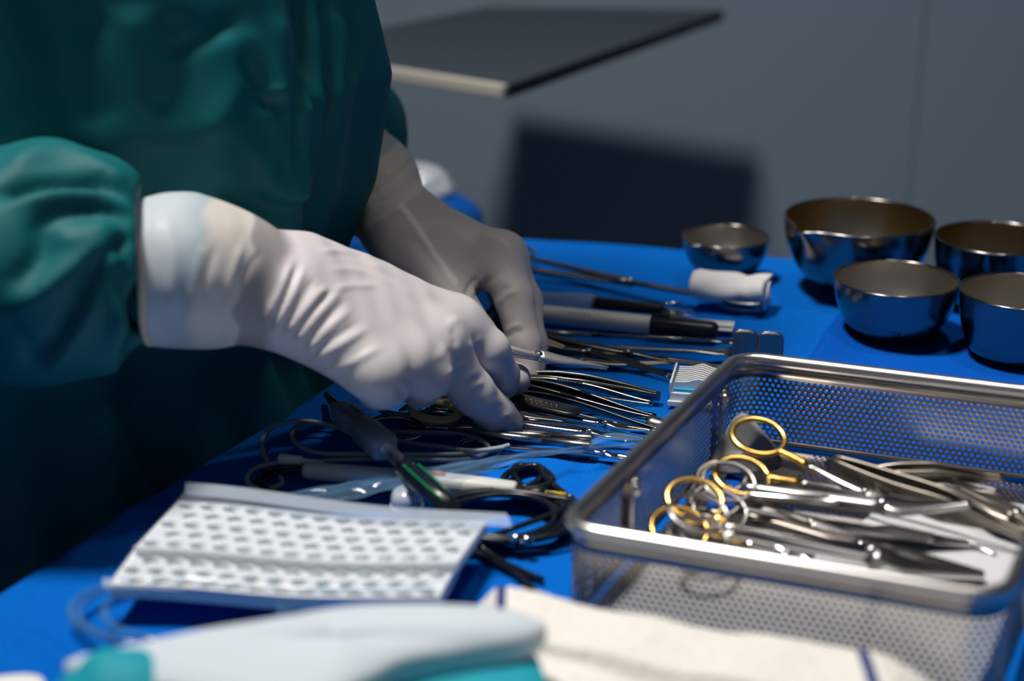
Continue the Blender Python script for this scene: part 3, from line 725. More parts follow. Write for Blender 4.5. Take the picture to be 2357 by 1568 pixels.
# ------------------------------------------------------------------ gauze roll held by the ring forceps, upper right of the hands
gA, gB = T(1592, 652, .0135), T(1765, 672, .0125)
t = thing('gauze_roll', 'rolled white gauze swab lying in front of the smallest bowl', 'gauze', frame(gA, gB))
L = (gB - gA).length; rows = []
for i in range(27):
    u = i / 26; row = []
    for q in range(44):
        a = 2 * math.pi * q / 44
        r = .0103 * (1 + .10 * math.sin(2 * a + 1) + .05 * math.sin(3 * a + 7 * u)) * (.80 + .2 * sstep(u / .08)) * (1 + .13 * sstep((u - .72) / .28) * (1 + math.sin(3 * a)) - .15 * math.exp(-((u - .72) / .08) ** 2))
        row.append((u * L + .0016 * math.sin(2 * a) * sstep((u - .8) / .2), r * math.cos(a) * 1.05, r * math.sin(a) * .92))
    rows.append(row)
for e_ in (.6, .2):                                             # rolled ends
    rows.append([(L + .0006 - .003 * (1 - e_), p[1] * e_, p[2] * e_) for p in rows[26]]); rows.insert(0, [(.0004 + .002 * (1 - e_), p[1] * e_, p[2] * e_) for p in rows[0 if e_ == .6 else 1]])
m = MB(); m.grid(rows, closed_v=True); m.build('roll', M['gauze'], t)
sp_ = [(L + .0012, (.0016 + .0013 * q / 3) * math.cos(q / 1.6), (.0016 + .0011 * q / 3) * math.sin(q / 1.6)) for q in range(20)]
m = MB(); m.tube(sp_, .0006, 6); m.build('rolled_edge', M['gauze'], t)
pl_ = [T(*p) for p in ((1600, 690, .003), (1760, 705, .004), (1782, 650, .007), (1745, 620, .014))]
m = MB(); m.grid([[pl_[0], pl_[1]], [pl_[0].lerp(pl_[3], .5) + Vector((0, 0, .003)), pl_[2]]]); o = m.build('loose_end', M['gauze'], t, world=True, sub=2); o.modifiers.new('th', 'SOLIDIFY').thickness = .001
ringed('ring_forceps', 'long ring forceps gripping the white gauze roll', 'forceps', T(1175, 600, .006), T(1752, 704, .007), roll=14, ring=(.011, .0085, .0014), sep=.010, piv=.50, jaw='jaw', mat_shank='satin', mat_ring='bright', w=.0026, th=.0024, jw=.0026, oval=(.0155, .0052), ratchet=True)

# scalpel with a clear cap, marker, ruler
t = rod('scalpel', 'scalpel with black knurled handle and clear cap behind the white marker', 'scalpel', T(1180, 678, .005), T(1600, 720, .005), [
    ('handle', 'black', [(.44, 0, 0, .0030, .0030), (.47, 0, 0, .0038, .0038), (.60, 0, 0, .0036, .0036), (.80, 0, 0, .0034, .0034), (.83, 0, 0, .0028, .0028)]),
    ('handle_highlight_strip', 'satin', [(.50, 0, .0034, .0006, .0003), (.80, 0, .0031, .0006, .0003)]),
    ('blade', 'steel', [(.83, 0, 0, .0018, .0009), (.88, 0, 0, .0018, .0007), (.95, .0004, 0, .0016, .0005), (1.0, .001, 0, .0003, .0002)])])
t2 = ROOTM[t.name]; L = (T(1600, 720, .005) - T(1180, 678, .005)).length
m = MB(); m.lathe([(.0035, -.03 * 0), (.0036, .25 * L), (.0046, .30 * L), (.0052, .40 * L), (.0046, .46 * L), (.0034, .462 * L)], 20, Matrix.Rotation(math.pi / 2, 4, 'Y')); m.build('clear_cap', M['clear'], t, label='clear plastic cap')
t = rod('marker', 'white skin marker pen with a black cap', 'marker', T(1150, 713, .0055), T(1652, 764, .0055), [
    ('barrel', 'offwhite', [(.0, 0, 0, .0048, .0048), (.02, 0, 0, .0053, .0053), (.70, 0, 0, .0053, .0053), (.705, 0, 0, .0050, .0050)]),
    ('cap', 'black', [(.705, 0, 0, .0058, .0058), (.72, 0, 0, .0061, .0061), (.97, 0, 0, .0056, .0056), (.99, 0, 0, .0050, .0050), (1.0, 0, 0, .0036, .0036)]),
    ('clip', 'black', [(.70, .0015, .0060, .0010, .0007), (.76, .0015, .0066, .0012, .0007), (.78, .0015, .0060, .0010, .0007)])])
L = (T(1652, 764, .0055) - T(1150, 713, .0055)).length
m = MB()
for i in range(5): m.box((L * (.34 + .022 * i), -.0038, .0036), (L * .008, .0006, .0006), Matrix.Identity(4))
m.build('dark_slot', M['ink'], t)
m = MB(); m.lathe([(.0001, .0003), (.0008, .0002), (.0009, -.0004)], 12, Matrix.Translation((L * .765, -.0044, .0038)) @ Matrix.Rotation(.9, 4, 'X')); m.build('blue_dot', M['blueprint'], t)
rA, rB = T(1440, 735, .0035), T(1688, 752, .0035)
t = thing('ruler', 'white paper ruler with printed graduations beside the marker cap', 'ruler', frame(rA, rB)); L = (rB - rA).length
m = MB(); m.box((L / 2, 0, 0), (L / 2, .0085, .0003)); m.build('strip', M['white'], t, smooth=False)
m = MB()
for i in range(34): m.box((.002 + i * L / 35, .0085 - (.0026 if i % 5 == 0 else .0016), .00035), (.00022, .0022 if i % 5 == 0 else .0013, .00006))
m.build('graduations', M['ink'], t, smooth=False, kind='stuff')
m = MB(); m.box((L * .93, -.003, .00035), (.004, .0015, .00006)); m.box((L * .80, -.003, .00035), (.002, .001, .00006)); m.build('printed_numbers', M['ink'], t, smooth=False)
rod('trocar_tip', 'short bright pin sticking out above the ruler', 'pin', T(1515, 702, .007), T(1575, 696, .007), [('pin', 'bright', [(0, 0, 0, .0008, .0008), (.9, 0, 0, .0008, .0008), (1, 0, 0, .0002, .0002)])])
rod('injection_needle', 'short steel needle hub beyond the scalpel handle on the ruler', 'needle', T(1525, 722, .008), T(1600, 728, .006), [('hub', 'brown', [(0, 0, 0, .0016, .0016), (.5, 0, 0, .0015, .0015), (.55, 0, 0, .0008, .0008)]), ('needle', 'bright', [(.5, 0, 0, .0004, .0004), (1, 0, 0, .0003, .0003)])])

# retractors with upright plates
def retractor(label, A, B, pl_px, hgt):
    t = thing('retractor', label, 'retractor', Vector((B.x, B.y, 0)), 'retractors with upright plates')
    d = (B - A).normalized(); s = Vector((0, 0, 1)).cross(d).normalized()
    fr = frame(A, B); L = (B - A).length
    m = MB(); m.bar([(0, 0, 0, .0022, .0009), (L * .55, 0, 0, .0016, .0008), (L * .78, 0, 0, .0013, .0009), (L * .86, 0, 0, .0035, .0009), (L * .92, 0, 0, .0050, .0009), (L, 0, 0, .0055, .0009)])
    m.v = [fr @ Vector(p) for p in m.v]; m.build('shaft', M['satin'], t, world=True)
    b0, b1 = pl_px; half = (b1 - b0) / 2; cen = (b0 + b1) / 2; nn = half.normalized().cross(Vector((0, 0, 1))).normalized() * .0009
    hw = half.length; cs = []
    for (x, z) in [(-1, 0), (1, 0), (1, .78), (.93, .90), (.72, .98), (.2, 1.0), (-.5, 1.0), (-.86, .975), (-1, .90)]: cs.append(cen + half * x + Vector((0, 0, hgt * z)))
    m = MB(); m.prism([c - nn for c in cs], nn * 2); m.build('plate', M['brown'], t, world=True, smooth=False, bevel=.0004)
    ed = MB(); ed.tube([cs[i] for i in (1, 2, 3, 4, 5, 6, 7, 8, 0)], .0007, 6); ed.build('plate_edge', M['satin'], t, world=True, label='paler steel edge of the plate')  # plate edge in a paler steel than the plate
    return t
retractor('steel retractor whose upright plate stands left, beside the marker cap', T(1240, 792, .004), T(1690, 812, .004), (T(1686, 838, .0015), T(1740, 842, .0015)), .0200)
retractor('steel retractor whose upright plate stands right of its twin', T(1245, 767, .003), T(1745, 790, .003), (T(1745, 845, .0015), T(1798, 849, .0015)), .0205)

# clamps and tweezers between the hands and the basket
ringed('curved_clamp', 'long curved clamp, box joint showing, between far hand and retractors', 'clamp', T(1120, 768, .005), T(1560, 852, .004), roll=12, curve=-.008, jaw='jaw', mat_shank='shaded_steel', piv=.55, ratchet=True, w=.0026, th=.0022, jw=.0026)
ringed('curved_clamp', 'slim clamp whose straight tip points at the needle box', 'clamp', T(1150, 772, .009), T(1668, 846, .003), roll=10, jaw='jaw', mat_shank='shaded_steel', piv=.58, ratchet=True, w=.0022, th=.0018, jw=.0020)
ringed('curved_clamp', 'low curved clamp lying under the raised scissors blade', 'clamp', T(1130, 820, .004), T(1552, 846, .003), roll=8, curve=.006, jaw='jaw', mat_shank='shaded_steel', mat_jaw='brown', piv=.5, w=.0022, th=.0018, jw=.0026)
rod('osteotome', 'thin straight steel rod lying behind the clamps', 'rod', T(1200, 764, .006), T(1690, 784, .005), [('shaft', 'satin', [(0, 0, 0, .0014, .0014), (.34, 0, 0, .0014, .0014)]), ('collar', 'black', [(.34, 0, 0, .0016, .0016), (.36, 0, 0, .0016, .0016)]), ('tip', 'satin', [(.36, 0, 0, .0009, .0009), (1, 0, 0, .0006, .0006)])])
tweezers('tweezers', 'black-looking broad tweezers with a hooked tip, below the scissors blade', T(1190, 868, .008), T(1520, 908, .006), roll=5, w=.0050, gap=.0030, tipw=.0022, th=.0010, hook=-.0012, mt='shaded_steel', shoulder=.45)
tweezers('tweezers', 'toothed tweezers with a serrated inner grip left of the needle box', T(1170, 878, .007), T(1503, 930, .005), roll=22, w=.0034, gap=.0044, tipw=.0012, th=.0008, mt='steel', teeth=True)
tweezers('tweezers', 'dark tweezers pointing at the round metal knob', T(1150, 880, .008), T(1508, 962, .005), roll=10, w=.0052, gap=.0032, tipw=.0014, th=.0009, mt='shaded_steel', shoulder=.35)
tweezers('tweezers', 'plain tweezers running under the basket rim below the knob', T(1160, 905, .006), T(1520, 992, .005), roll=25, w=.0034, gap=.004, tipw=.0009, th=.0008, mt='shaded_steel', shoulder=.3)
t = rod('serrated_bar', 'dark flat instrument with a row of brass studs', 'bar', T(1120, 902, .0125), T(1335, 950, .0115), [('bar', 'black', [(0, 0, 0, .0060, .0012), (.9, 0, 0, .0058, .0012), (1, 0, 0, .0040, .0008)])])
L = (T(1120, 902, .0125) - T(1335, 950, .0115)).length
for i in range(7):
    m = MB(); m.lathe([(.0001, .0022), (.0004, .0021), (.0006, .0013), (.0007, .0010)], 10, Matrix.Translation((L * (.44 + .055 * i), -.0015, 0))); m.build('stud', M['gold'], t)
ringed('needle_holder', 'bright needle holder, upper of the two under the pointing finger', 'needle holder', T(990, 925, .006), T(1500, 992, .005), roll=16, jaw='jaw', mat_shank='bright', mat_ring='steel', piv=.80, w=.0022, th=.0020, jw=.0024, op=.0001, ring=(.012, .0095, .0014))
ringed('needle_holder', 'bright needle holder with black-looking finger rings left of the pointing finger', 'needle holder', T(920, 958, .006), T(1485, 1010, .005), roll=14, jaw='jaw', mat_shank='bright', mat_ring='steel', piv=.78, w=.0024, th=.0022, jw=.0026, op=.0001, ring=(.0150, .0095, .0016), sep=.0105)
ringed('scissors', 'yellow-gripped scissors lying under the near hand', 'scissors', T(1013, 922, .013), T(1300, 972, .008), roll=14, mat_ring='yellow_rubber', mat_shank='steel', gold=.2, piv=.62, ring=(.0120, .0075, .0020), sep=.0088)
def probe(label, A, B, C=None):
    L = (B - A).length
    t = rod('probe', label, 'probe', A, B, [
        ('ball_end', 'satin', [(0, 0, 0, .0003, .0003), (.004, 0, 0, .0010, .0010), (.010, 0, 0, .0012, .0012), (.018, 0, 0, .0009, .0009)]),
        ('shaft', 'satin', [(.016, 0, 0, .0008, .0008), (.5, 0, 0, .0015, .0015), (.66, 0, 0, .0017, .0017)]),
        ('groove', 'black', [(.66, 0, 0, .0016, .0016), (.664, 0, 0, .0016, .0016)]),
        ('handle', 'satin', [(.664, 0, 0, .0018, .0018), (.97, 0, 0, .0021, .0021), (.99, 0, 0, .0018, .0018), (1, 0, 0, .0008, .0008)])])
    return t
probe('brownish probe with a ball end pointing left, nearest of the pair by the cords', T(1024, 986, .012), T(1365, 1028, .008))
probe('brownish probe running behind its nearer twin', T(1080, 992, .009), T(1368, 1010, .010))
ringed('mosquito_clamp', 'fine clamp whose jaws stick out past the probes to the basket', 'clamp', T(1120, 1006, .004), T(1462, 1056, .004), roll=10, jaw='jaw', mat_shank='bright', piv=.80, w=.0016, th=.0016, jw=.0020)
t = thing('metal_knob', 'round steel knob standing against the basket rim', 'knob', frame(T(1526, 985, .0035), T(1526, 985, .0035) + Vector((.45, -.2, .1))))
m = MB(); m.lathe([(.0001, .0115), (.0034, .0113), (.0042, .0104), (.0044, .0085), (.0044, .0012), (.0040, .0)], 28, Matrix.Rotation(math.radians(-70), 4, 'Y') @ Matrix.Translation((0, 0, -.003))); m.build('head', M['satin'], t)
m = MB(); m.tube([(-.004, .001, .0), (-.018, .002, -.001)], .0016, 10); m.build('neck', M['brown'], t)

# needle counter
nc = T(1598, 930, .001); t = thing('needle_counter', 'white and blue needle counter box with foam ridges behind the basket rim', 'needle counter', Matrix.Translation(nc) @ Matrix.Rotation(math.radians(-12), 4, 'Z'))
m = MB(); m.prism([(-.0125, -.004, 0), (.016, -.004, 0), (.016, .026, 0), (-.0125, .026, 0)], (0, 0, .007)); m.prism([(-.0135, -.006, 0), (.017, -.006, 0), (.017, -.004, .0), (-.0135, -.004, .0)], (0, 0, .003)); m.build('tray', M['white'], t, smooth=False, bevel=.0005)
m = MB(); m.box((.0018, .011, .0077), (.0125, .0135, .0008)); m.build('foam_base', M['cyan'], t, smooth=False)
for s in (-1, 1):
    m = MB(); m.box((.0018 + s * .0142, .011, .0095), (.0005, .015, .0028)); m.build('side_wall', M['white'], t, smooth=False)
for i in range(8):
    y = .000 + i * .0031; m = MB()
    m.prism([(-.0105, y, .0084), (.0140, y, .0084), (.0140, y, .0118)] + [(.0140 - .0245 * q / 10, y, .0116 + .0022 * math.exp(-((q - 5) / 1.7) ** 2)) for q in range(1, 10)] + [(-.0105, y, .0116)], (0, .0018, 0)); m.build('foam_ridge', M['white'], t, smooth=False)

# scissors held between the fingers
ringed('scissors', 'bright scissors held between finger and thumb of the near hand', 'scissors', W(1012, 778, .770), W(1398, 848, .800), roll=35, mat_ring='steel', mat_shank='brushed', mat_jaw='brushed', piv=.58, ring=(.0110, .0085, .0013), sep=.0070, w=.0022, th=.0020, jw=.0030, op=.0001)
# tool lying under the arched far hand
ringed('towel_clip', 'small brownish clip half hidden inside the arched far hand', 'clip', T(1135, 752, .012), T(1300, 800, .008), roll=40, mat_ring='brown', mat_shank='brown', piv=.5, ring=(.0075, .0065, .0013), sep=.0075, jaw='jaw')

# ------------------------------------------------------------------ perforated instrument basket
HB = .048
FLc, BLc, FRc = T(1292, 1213, HB), T(1700, 820, HB), T(2316, 1382, HB)
O = Vector((FLc.x, FLc.y, .0035)); eu = (FRc - FLc); ev = (BLc - FLc); lu, lv = eu.length, ev.length; eu.normalize(); ev.normalize()
def B(u, v, z): return Vector((O.x, O.y, 0)) + eu * u + ev * v + Vector((0, 0, z))
bk = thing('instrument_basket', 'perforated steel sterilising basket full of gold and steel instruments', 'basket', O)
RC = .013
def perim(n=8, inset=0.):
    P = []
    for (cu, cv, a0) in ((lu - RC, RC, -90), (lu - RC, lv - RC, 0), (RC, lv - RC, 90), (RC, RC, 180)):
        for i in range(n + 1):
            a = math.radians(a0 + 90 * i / n); P.append((cu + (RC - inset) * math.cos(a), cv + (RC - inset) * math.sin(a)))
    return P
PP = perim(); cum = [0]
for i in range(len(PP)): a, b = PP[i], PP[(i + 1) % len(PP)]; cum.append(cum[-1] + math.hypot(b[0] - a[0], b[1] - a[1]))
cum = np.array(cum); PU = np.array([p[0] for p in PP] + [PP[0][0]]); PV = np.array([p[1] for p in PP] + [PP[0][1]]); PT = cum[-1]
def at_s(s): s = s % PT; return float(np.interp(s, cum, PU)), float(np.interp(s, cum, PV))
def s_of_left(v): return float(np.interp(v, PV[18:28][::-1] if False else [RC, lv - RC], [0, 1]))
pa = T(1643, 905, .040); pb = T(1408, 1105, .040)
va, vb = [(Vector((p.x - O.x, p.y - O.y, 0)).dot(ev) - 0) for p in (pa, pb)]
def solid(u, v):
    if u < .004 and (abs(v - va) < .0042 or abs(v - vb) < .0042): return True
    return False
pitch = PT / round(PT / .0028); npz = int(round(PT / pitch)); row = .00243; z0, z1 = .0075, .0398; nr = int((z1 - z0) / row)
hr, hc = .00088, .0011; th_ = .0004
octa = [(math.cos(math.pi / 4 * i), math.sin(math.pi / 4 * i)) for i in range(8)]
def perf(cells, place, m):
    """cells: (a, b, closed); place(a, b, out) -> point; each cell is a plate with a chamfered round hole"""
    sq = [(1, 0), (1, 1), (0, 1), (-1, 1), (-1, 0), (-1, -1), (0, -1), (1, -1)]
    for (a, b, shut) in cells:
        V = []; Fc = []
        for s in (1, -1):
            V += [place(a + x * pitch / 2, b + y * row / 2, s * th_ / 2) for x, y in sq]
            V += [place(a + x * hc, b + y * hc, s * th_ / 2) for x, y in octa]
            V += [place(a + x * hr, b + y * hr, s * th_ * .22) for x, y in octa]
        if shut: Fc = [tuple(range(8)), tuple(range(24, 32))[::-1]]
        else:
            for i in range(8):
                j = (i + 1) % 8
                Fc += [(i, j, 8 + j, 8 + i), (8 + i, 8 + j, 16 + j, 16 + i), (24 + j, 24 + i, 32 + i, 32 + j), (32 + j, 32 + i, 40 + i, 40 + j), (16 + i, 16 + j, 40 + j, 40 + i)]
        m.add(V, Fc)
def wallpt(s, z, d):
    u, v = at_s(s); u2, v2 = at_s(s + .0004); tu, tv = u2 - u, v2 - v; l = math.hypot(tu, tv) or 1
    return B(u + tv / l * d, v - tu / l * d, z)
cells = []
for r in range(nr):
    for i in range(npz):
        s = (i + (.5 if r % 2 else 0)) * pitch; u, v = at_s(s); cells.append((s, z0 + (r + .5) * row, solid(u, v)))
m = MB(); perf(cells, wallpt, m); m.build('perforated_wall', M['basket'], bk, world=True, smooth=False)
zt_ = z0 + nr * row
for (za, zb) in ((.0036, z0), (zt_, HB - .001)):
    m = MB(); n = 160
    m.grid([[wallpt(PT * i / n, za, th_ / 2), wallpt(PT * i / n, zb, th_ / 2), wallpt(PT * i / n, zb, -th_ / 2), wallpt(PT * i / n, za, -th_ / 2)] for i in range(n)], closed_u=True, closed_v=True)
    m.build('wall_band', M['basket'], bk, world=True)
cells = []
for j in range(int(lv / row)):
    for i in range(int(lu / pitch)):
        u = (i + .5 + (.5 if j % 2 else 0)) * pitch; v = (j + .5) * row
        if u < .004 or v < .003 or u > lu - .004 or v > lv - .003: continue
        if (min(u, lu - u) < RC * .6 and min(v, lv - v) < RC * .6): continue
        cells.append((u, v, v < lv * .45 or u < lu * .25))
m = MB(); perf(cells, lambda a, b, d: B(a, b, .0040 + d * .6), m); m.build('perforated_floor', M['basket'], bk, world=True, smooth=False)
m = MB(); m.tube([wallpt(PT * i / 200, HB, 0) for i in range(200)], .0030, 12, closed=True); m.build('rim', M['rim'], bk, world=True)
for v in (va, vb):
    m = MB(); m.tube([B(.0030, v, .008), B(.0030, v, .041)], .0011, 10); m.build('latch_rod', M['rim'], bk, world=True)
    m = MB(); m.tube([B(.003, v - .0022, .0405), B(.005, v, .0425), B(.003, v + .0022, .0405), B(.002, v, .0385)], .0013, 8, closed=True)
    m.lathe([(.0001, .003), (.0016, .0024), (.0022, .001), (.0022, -.001), (.0016, -.0024), (.0001, -.003)], 14, Matrix.Translation(B(.0048, v - .001, .038))); m.build('latch_hook', M['bright'], bk, world=True, label='bright latch hook')
# carrying handle folded down outside the right side
m = MB(); m.tube(catmull([B(lu + .004, .03, .038), B(lu + .007, .028, .022), B(lu + .008, .045, .012), B(lu + .008, .12, .012), B(lu + .007, .14, .024), B(lu + .004, .138, .038)], 6), .0022, 10); m.build('handle', M['rim'], bk, world=True)
# liner sheets in the basket
lt = thing('basket_liner', 'white paper liner on the floor of the basket, showing at right', 'liner', B(lu * .6, lv * .3, .0048))
rows = [[B(u, v, .0066 + .0008 * math.sin(u * 70 + v * 40) + .001 * math.sin(v * 130)) for v in np.linspace(.006, lv * (.34 + .52 * sstep((u - .062) / .03)), 30)] for u in np.linspace(.012, lu - .007, 60)]
m = MB(); m.grid(rows); o = m.build('sheet', M['liner'], lt, world=True); o.modifiers.new('th', 'SOLIDIFY').thickness = .0006
lt = thing('grey_mat', 'grey silicone mat corner curled up behind the gold ring', 'mat', B(.02, lv * .8, .008))
q = [T(1702, 952, .036), T(1752, 990, .032), T(1800, 1060, .016), T(1770, 1085, .010), T(1640, 1085, .010), T(1652, 1030, .018)]
cc_ = sum(q, Vector()) / 6; rows = [[cc_.lerp(p, f_) + Vector((0, 0, -.002 * math.sin(f_ * 3.1))) for f_ in np.linspace(.02, 1, 8)] for p in catmull(q, 6, closed=True)]
m = MB(); m.grid(rows, closed_u=True); o = m.build('sheet', M['greyliner'], lt, world=True); o.modifiers.new('th', 'SOLIDIFY').thickness = .0007

# instruments in the basket
ringed('gold_scissors', 'gold-ringed scissors lying topmost at the back of the basket, rings spread wide', 'scissors', T(1727, 1050, .030), T(2130, 1180, .016), roll=24, mat_ring='gold', mat_shank='bright', mat_jaw='satin', gold=.36, piv=.66, ring=(.0118, .0100, .0013), sep=.0122, w=.0020, th=.0016, jw=.0030)
ringed('gold_needle_holder', 'gold-ringed needle holder at the front left of the basket pile', 'needle holder', T(1582, 1184, .022), T(1900, 1312, .010), roll=30, mat_ring='gold', mat_shank='bright', gold=.55, piv=.70, ring=(.0118, .0098, .0013), sep=.0078, jaw='jaw', ratchet=True, w=.0018)
ringed('silver_scissors', 'plain steel scissors with a ring showing between the two gold pairs', 'scissors', T(1668, 1142, .022), T(1990, 1240, .010), roll=26, mat_ring='satin', mat_shank='satin', piv=.62, ring=(.0112, .0100, .0010), sep=.0080, w=.0022, jw=.0030)
ringed('dark_clamp', 'dark steel clamp whose rings lie under the gold needle holder', 'clamp', T(1630, 1180, .014), T(2140, 1292, .009), roll=20, mat_ring='steel', mat_shank='brown', piv=.70, ring=(.0110, .0100, .0011), sep=.0085, jaw='jaw', w=.0030, th=.0022, jw=.0034)
ringed('long_needle_holder', 'long steel needle holder in front, bright bar and dark pointed jaws', 'needle holder', T(1608, 1208, .029), T(2264, 1322, .010), roll=22, mat_ring='satin', mat_shank='bright', mat_jaw='satin', piv=.60, ring=(.0118, .0100, .0011), sep=.0062, jaw='jaw', w=.0032, th=.0034, jw=.0052, tipw=.0009, op=.0001, ratchet=True)
ringed('curved_scissors', 'steel scissors with a broad bright upturned blade in mid basket', 'scissors', T(1655, 1126, .021), T(2234, 1184, .026), roll=24, mat_ring='brown', mat_shank='satin', mat_jaw='bright', piv=.66, ring=(.0105, .0090, .0012), sep=.0070, w=.0032, th=.0026, jw=.0050, curve=.0055, op=.0001, tipw=.0012)
rod('flat_scalpel', 'flat bright scalpel handle lying above the curved scissors', 'scalpel', T(1722, 1136, .024), T(1992, 1160, .024), [('handle', 'bright', [(0, 0, 0, .0009, .0009), (.02, 0, 0, .0022, .0012), (.70, 0, 0, .0026, .0012), (.80, .0004, 0, .0012, .0010), (1, .0008, 0, .0010, .0008)])], roll=25)
t = rod('hatched_forceps', 'closed forceps with a finely ridged handle, probe tip pointing right', 'forceps', T(1742, 1182, .012), T(2290, 1262, .010), [('handle', 'brushed', [(0, 0, 0, .0027, .0020), (.74, 0, 0, .0027, .0020), (.75, 0, 0, .0024, .0018)]), ('tip', 'steel', [(.75, 0, 0, .0016, .0014), (.90, .001, 0, .0009, .0009), (.985, -.003, 0, .0006, .0006), (1, -.0035, 0, .0014, .0012), (1.008, -.0035, 0, .0005, .0005)])], roll=25)
L = (T(1742, 1182, .012) - T(2290, 1262, .010)).length; m = MB()
for i in range(90): m.box((L * (.02 + .0079 * i), 0, .0), (L * .0022, .00285, .00212))
m.build('grip_ridges', M['brushed'], t, smooth=False, kind='stuff')
tweezers('broad_tweezers', 'broad steel tweezers with ribbed grip lying across the basket to the right', T(1905, 1066, .026), T(2368, 1234, .017), roll=12, gap=.0034, th=.0009, mt='brown', wp=[(0, .0040), (.05, .0048), (.35, .0054), (.55, .0066), (.62, .0064), (.85, .0022), (1, .0010)], ribs=(.36, .62, 40), marks=-1)
for i, (a, b, lb) in enumerate((((1770, 1108), (1945, 1146), 'thin brownish forceps under the gold scissors, uppermost of three'), ((1768, 1122), (1938, 1158), 'thin brownish forceps under the gold scissors, middle of three'), ((1762, 1134), (1925, 1166), 'thin brownish forceps under the gold scissors, lowest of three'))):
    rod('thin_forceps', lb, 'forceps', T(*a, .020 - .002 * i), T(*b, .018 - .002 * i), [('body', 'brown', [(0, 0, 0, .0016, .0014), (.8, 0, 0, .0022, .0016), (.95, 0, 0, .0018, .0012), (1, 0, 0, .0008, .0008)]), ('edge', 'satin', [(.05, .0006, .0014, .0006, .0003), (.9, .0006, .0016, .0006, .0003)])], group='thin forceps under the gold scissors')
tweezers('leaf_tweezers', 'dark leaf-shaped tweezers along the back wall of the basket', T(1985, 1086, .022), T(2312, 1100, .024), roll=20, gap=.002, th=.0010, mt='brown', wp=[(0, .0012), (.25, .0040), (.5, .0052), (.7, .0034), (.85, .0012), (1, .0006)])
tweezers('leaf_tweezers', 'second leaf-shaped tweezers just in front, partly under the broad tweezers', T(2040, 1108, .018), T(2300, 1132, .020), roll=20, gap=.002, th=.0009, mt='satin', wp=[(0, .0012), (.3, .0036), (.55, .0040), (.8, .0014), (1, .0006)])
ringed('rear_clamp', 'brownish clamp at the right edge behind the broad tweezers', 'clamp', T(2470, 1250, .017), T(2190, 1120, .020), roll=-14, mat_ring='brown', mat_shank='brown', piv=.45, jaw='jaw', w=.0030, th=.0026, jw=.0040)
rod('flat_elevator', 'flat dark steel strip beneath the gold scissors at the back', 'elevator', T(1800, 1066, .016), T(2010, 1118, .015), [('strip', 'brown', [(0, 0, 0, .0030, .0008), (.7, 0, 0, .0042, .0008), (1, 0, 0, .0020, .0006)])])

# ------------------------------------------------------------------ cords, pencil and connector at the lower left of the hands
def cord(name, label, pts, r, m_, cat='cord', z=.004, n=8, parts=None):
    P = [T(p[0], p[1], (p[2] if len(p) > 2 else z)) for p in pts]; c = sum(P, Vector()) / len(P); c.z = 0
    t = thing(name, label, cat, c); mm = MB(); mm.tube(catmull(P, n), r, 10); mm.build('cable', M[m_], t, world=True); return t
cord('coiled_cord', 'grey cord coiled flat beside the dark connector', [(1172, 1025, .006), (1117, 1040, .005), (1049, 1046, .006), (920, 1047, .008), (825, 1046, .009), (744, 1045, .008), (700, 1034, .007), (674, 1010, .006), (680, 984, .005), (720, 975, .004), (800, 986, .003), (900, 994, .003), (1015, 996, .006), (1056, 997, .007), (1097, 1009, .007), (1126, 1034, .006), (1090, 1054, .004), (1032, 1060, .006), (940, 1057, .008), (825, 1058, .007), (744, 1062, .006), (659, 1065, .005), (601, 1074, .005), (572, 1092, .005), (574, 1116, .004), (610, 1126, .003), (650, 1110, .003), (622, 1075, .003), (603, 1029, .004), (612, 998, .006), (640, 978, .008), (690, 969, .009), (740, 974, .008), (800, 990, .006), (934, 1018, .005), (1015, 1029, .006), (1090, 1038, .008), (1160, 1030, .009)], .0012, 'grey_cord')
# connector
A_, B_ = T(772, 936, .015), T(891, 1034, .020)
t = thing('connector', 'dark grey cable connector with red lettering and steel ferrule, striped cord', 'connector', frame(A_, B_)); L = (B_ - A_).length
m = MB(); m.bar([(.0, 0, 0, .0026, .0026), (.006, 0, 0, .0044, .0040), (.012, 0, 0, .0056, .0050), (L * .38, 0, 0, .0060, .0052), (L * .40, 0, 0, .0052, .0052), (L * .55, 0, 0, .0050, .0052), (L * .57, 0, 0, .0062, .0054), (L * .96, 0, 0, .0062, .0054), (L, 0, 0, .0050, .0046)], n=20, e=.3); m.build('housing', M['grey_block'], t)
m = MB()
for i in range(8): m.box((L * (.26 + .06 * i) + (.001 if i % 2 else 0), .0022 if i < 4 else -.0008, .00535), (.0006 + .0004 * (i % 3), .0007, .00015))
for i in range(5): m.box((L * (.42 + .08 * i), -.0028, .00535), (.0009, .0004, .00015))
m.build('red_lettering', M['red'], t, smooth=False)
m = MB(); m.tube(catmull([T(752, 908, .004), T(765, 925, .010), A_ + Vector((.002, -.001, 0))], 6), [.0016, .0018, .0019, .0020, .0021, .0022, .0024, .0025, .0026, .0026, .0026, .0026, .0026][:13], 10); m.build('strain_relief', M['black'], t, world=True)
C_ = T(932, 1075, .0205)
m = MB(); m.tube([B_, B_.lerp(C_, .5), C_], .0031, 16); m.build('ferrule', M['brushed'], t, world=True, label='bright steel ferrule')
P = catmull([C_ - (C_ - B_) * .1, T(958, 1100, .0205), T(1000, 1138, .0200), T(1036, 1172, .016), T(1056, 1215, .008), T(1090, 1262, .004)], 8); nP = len(P)
m = MB(); m.tube(P, [.0036 if i < 6 else .0050 if i < 24 else .0038 for i in range(nP)], 14); cb_ = m.build('thick_cord', M['rubber'], t, world=True)
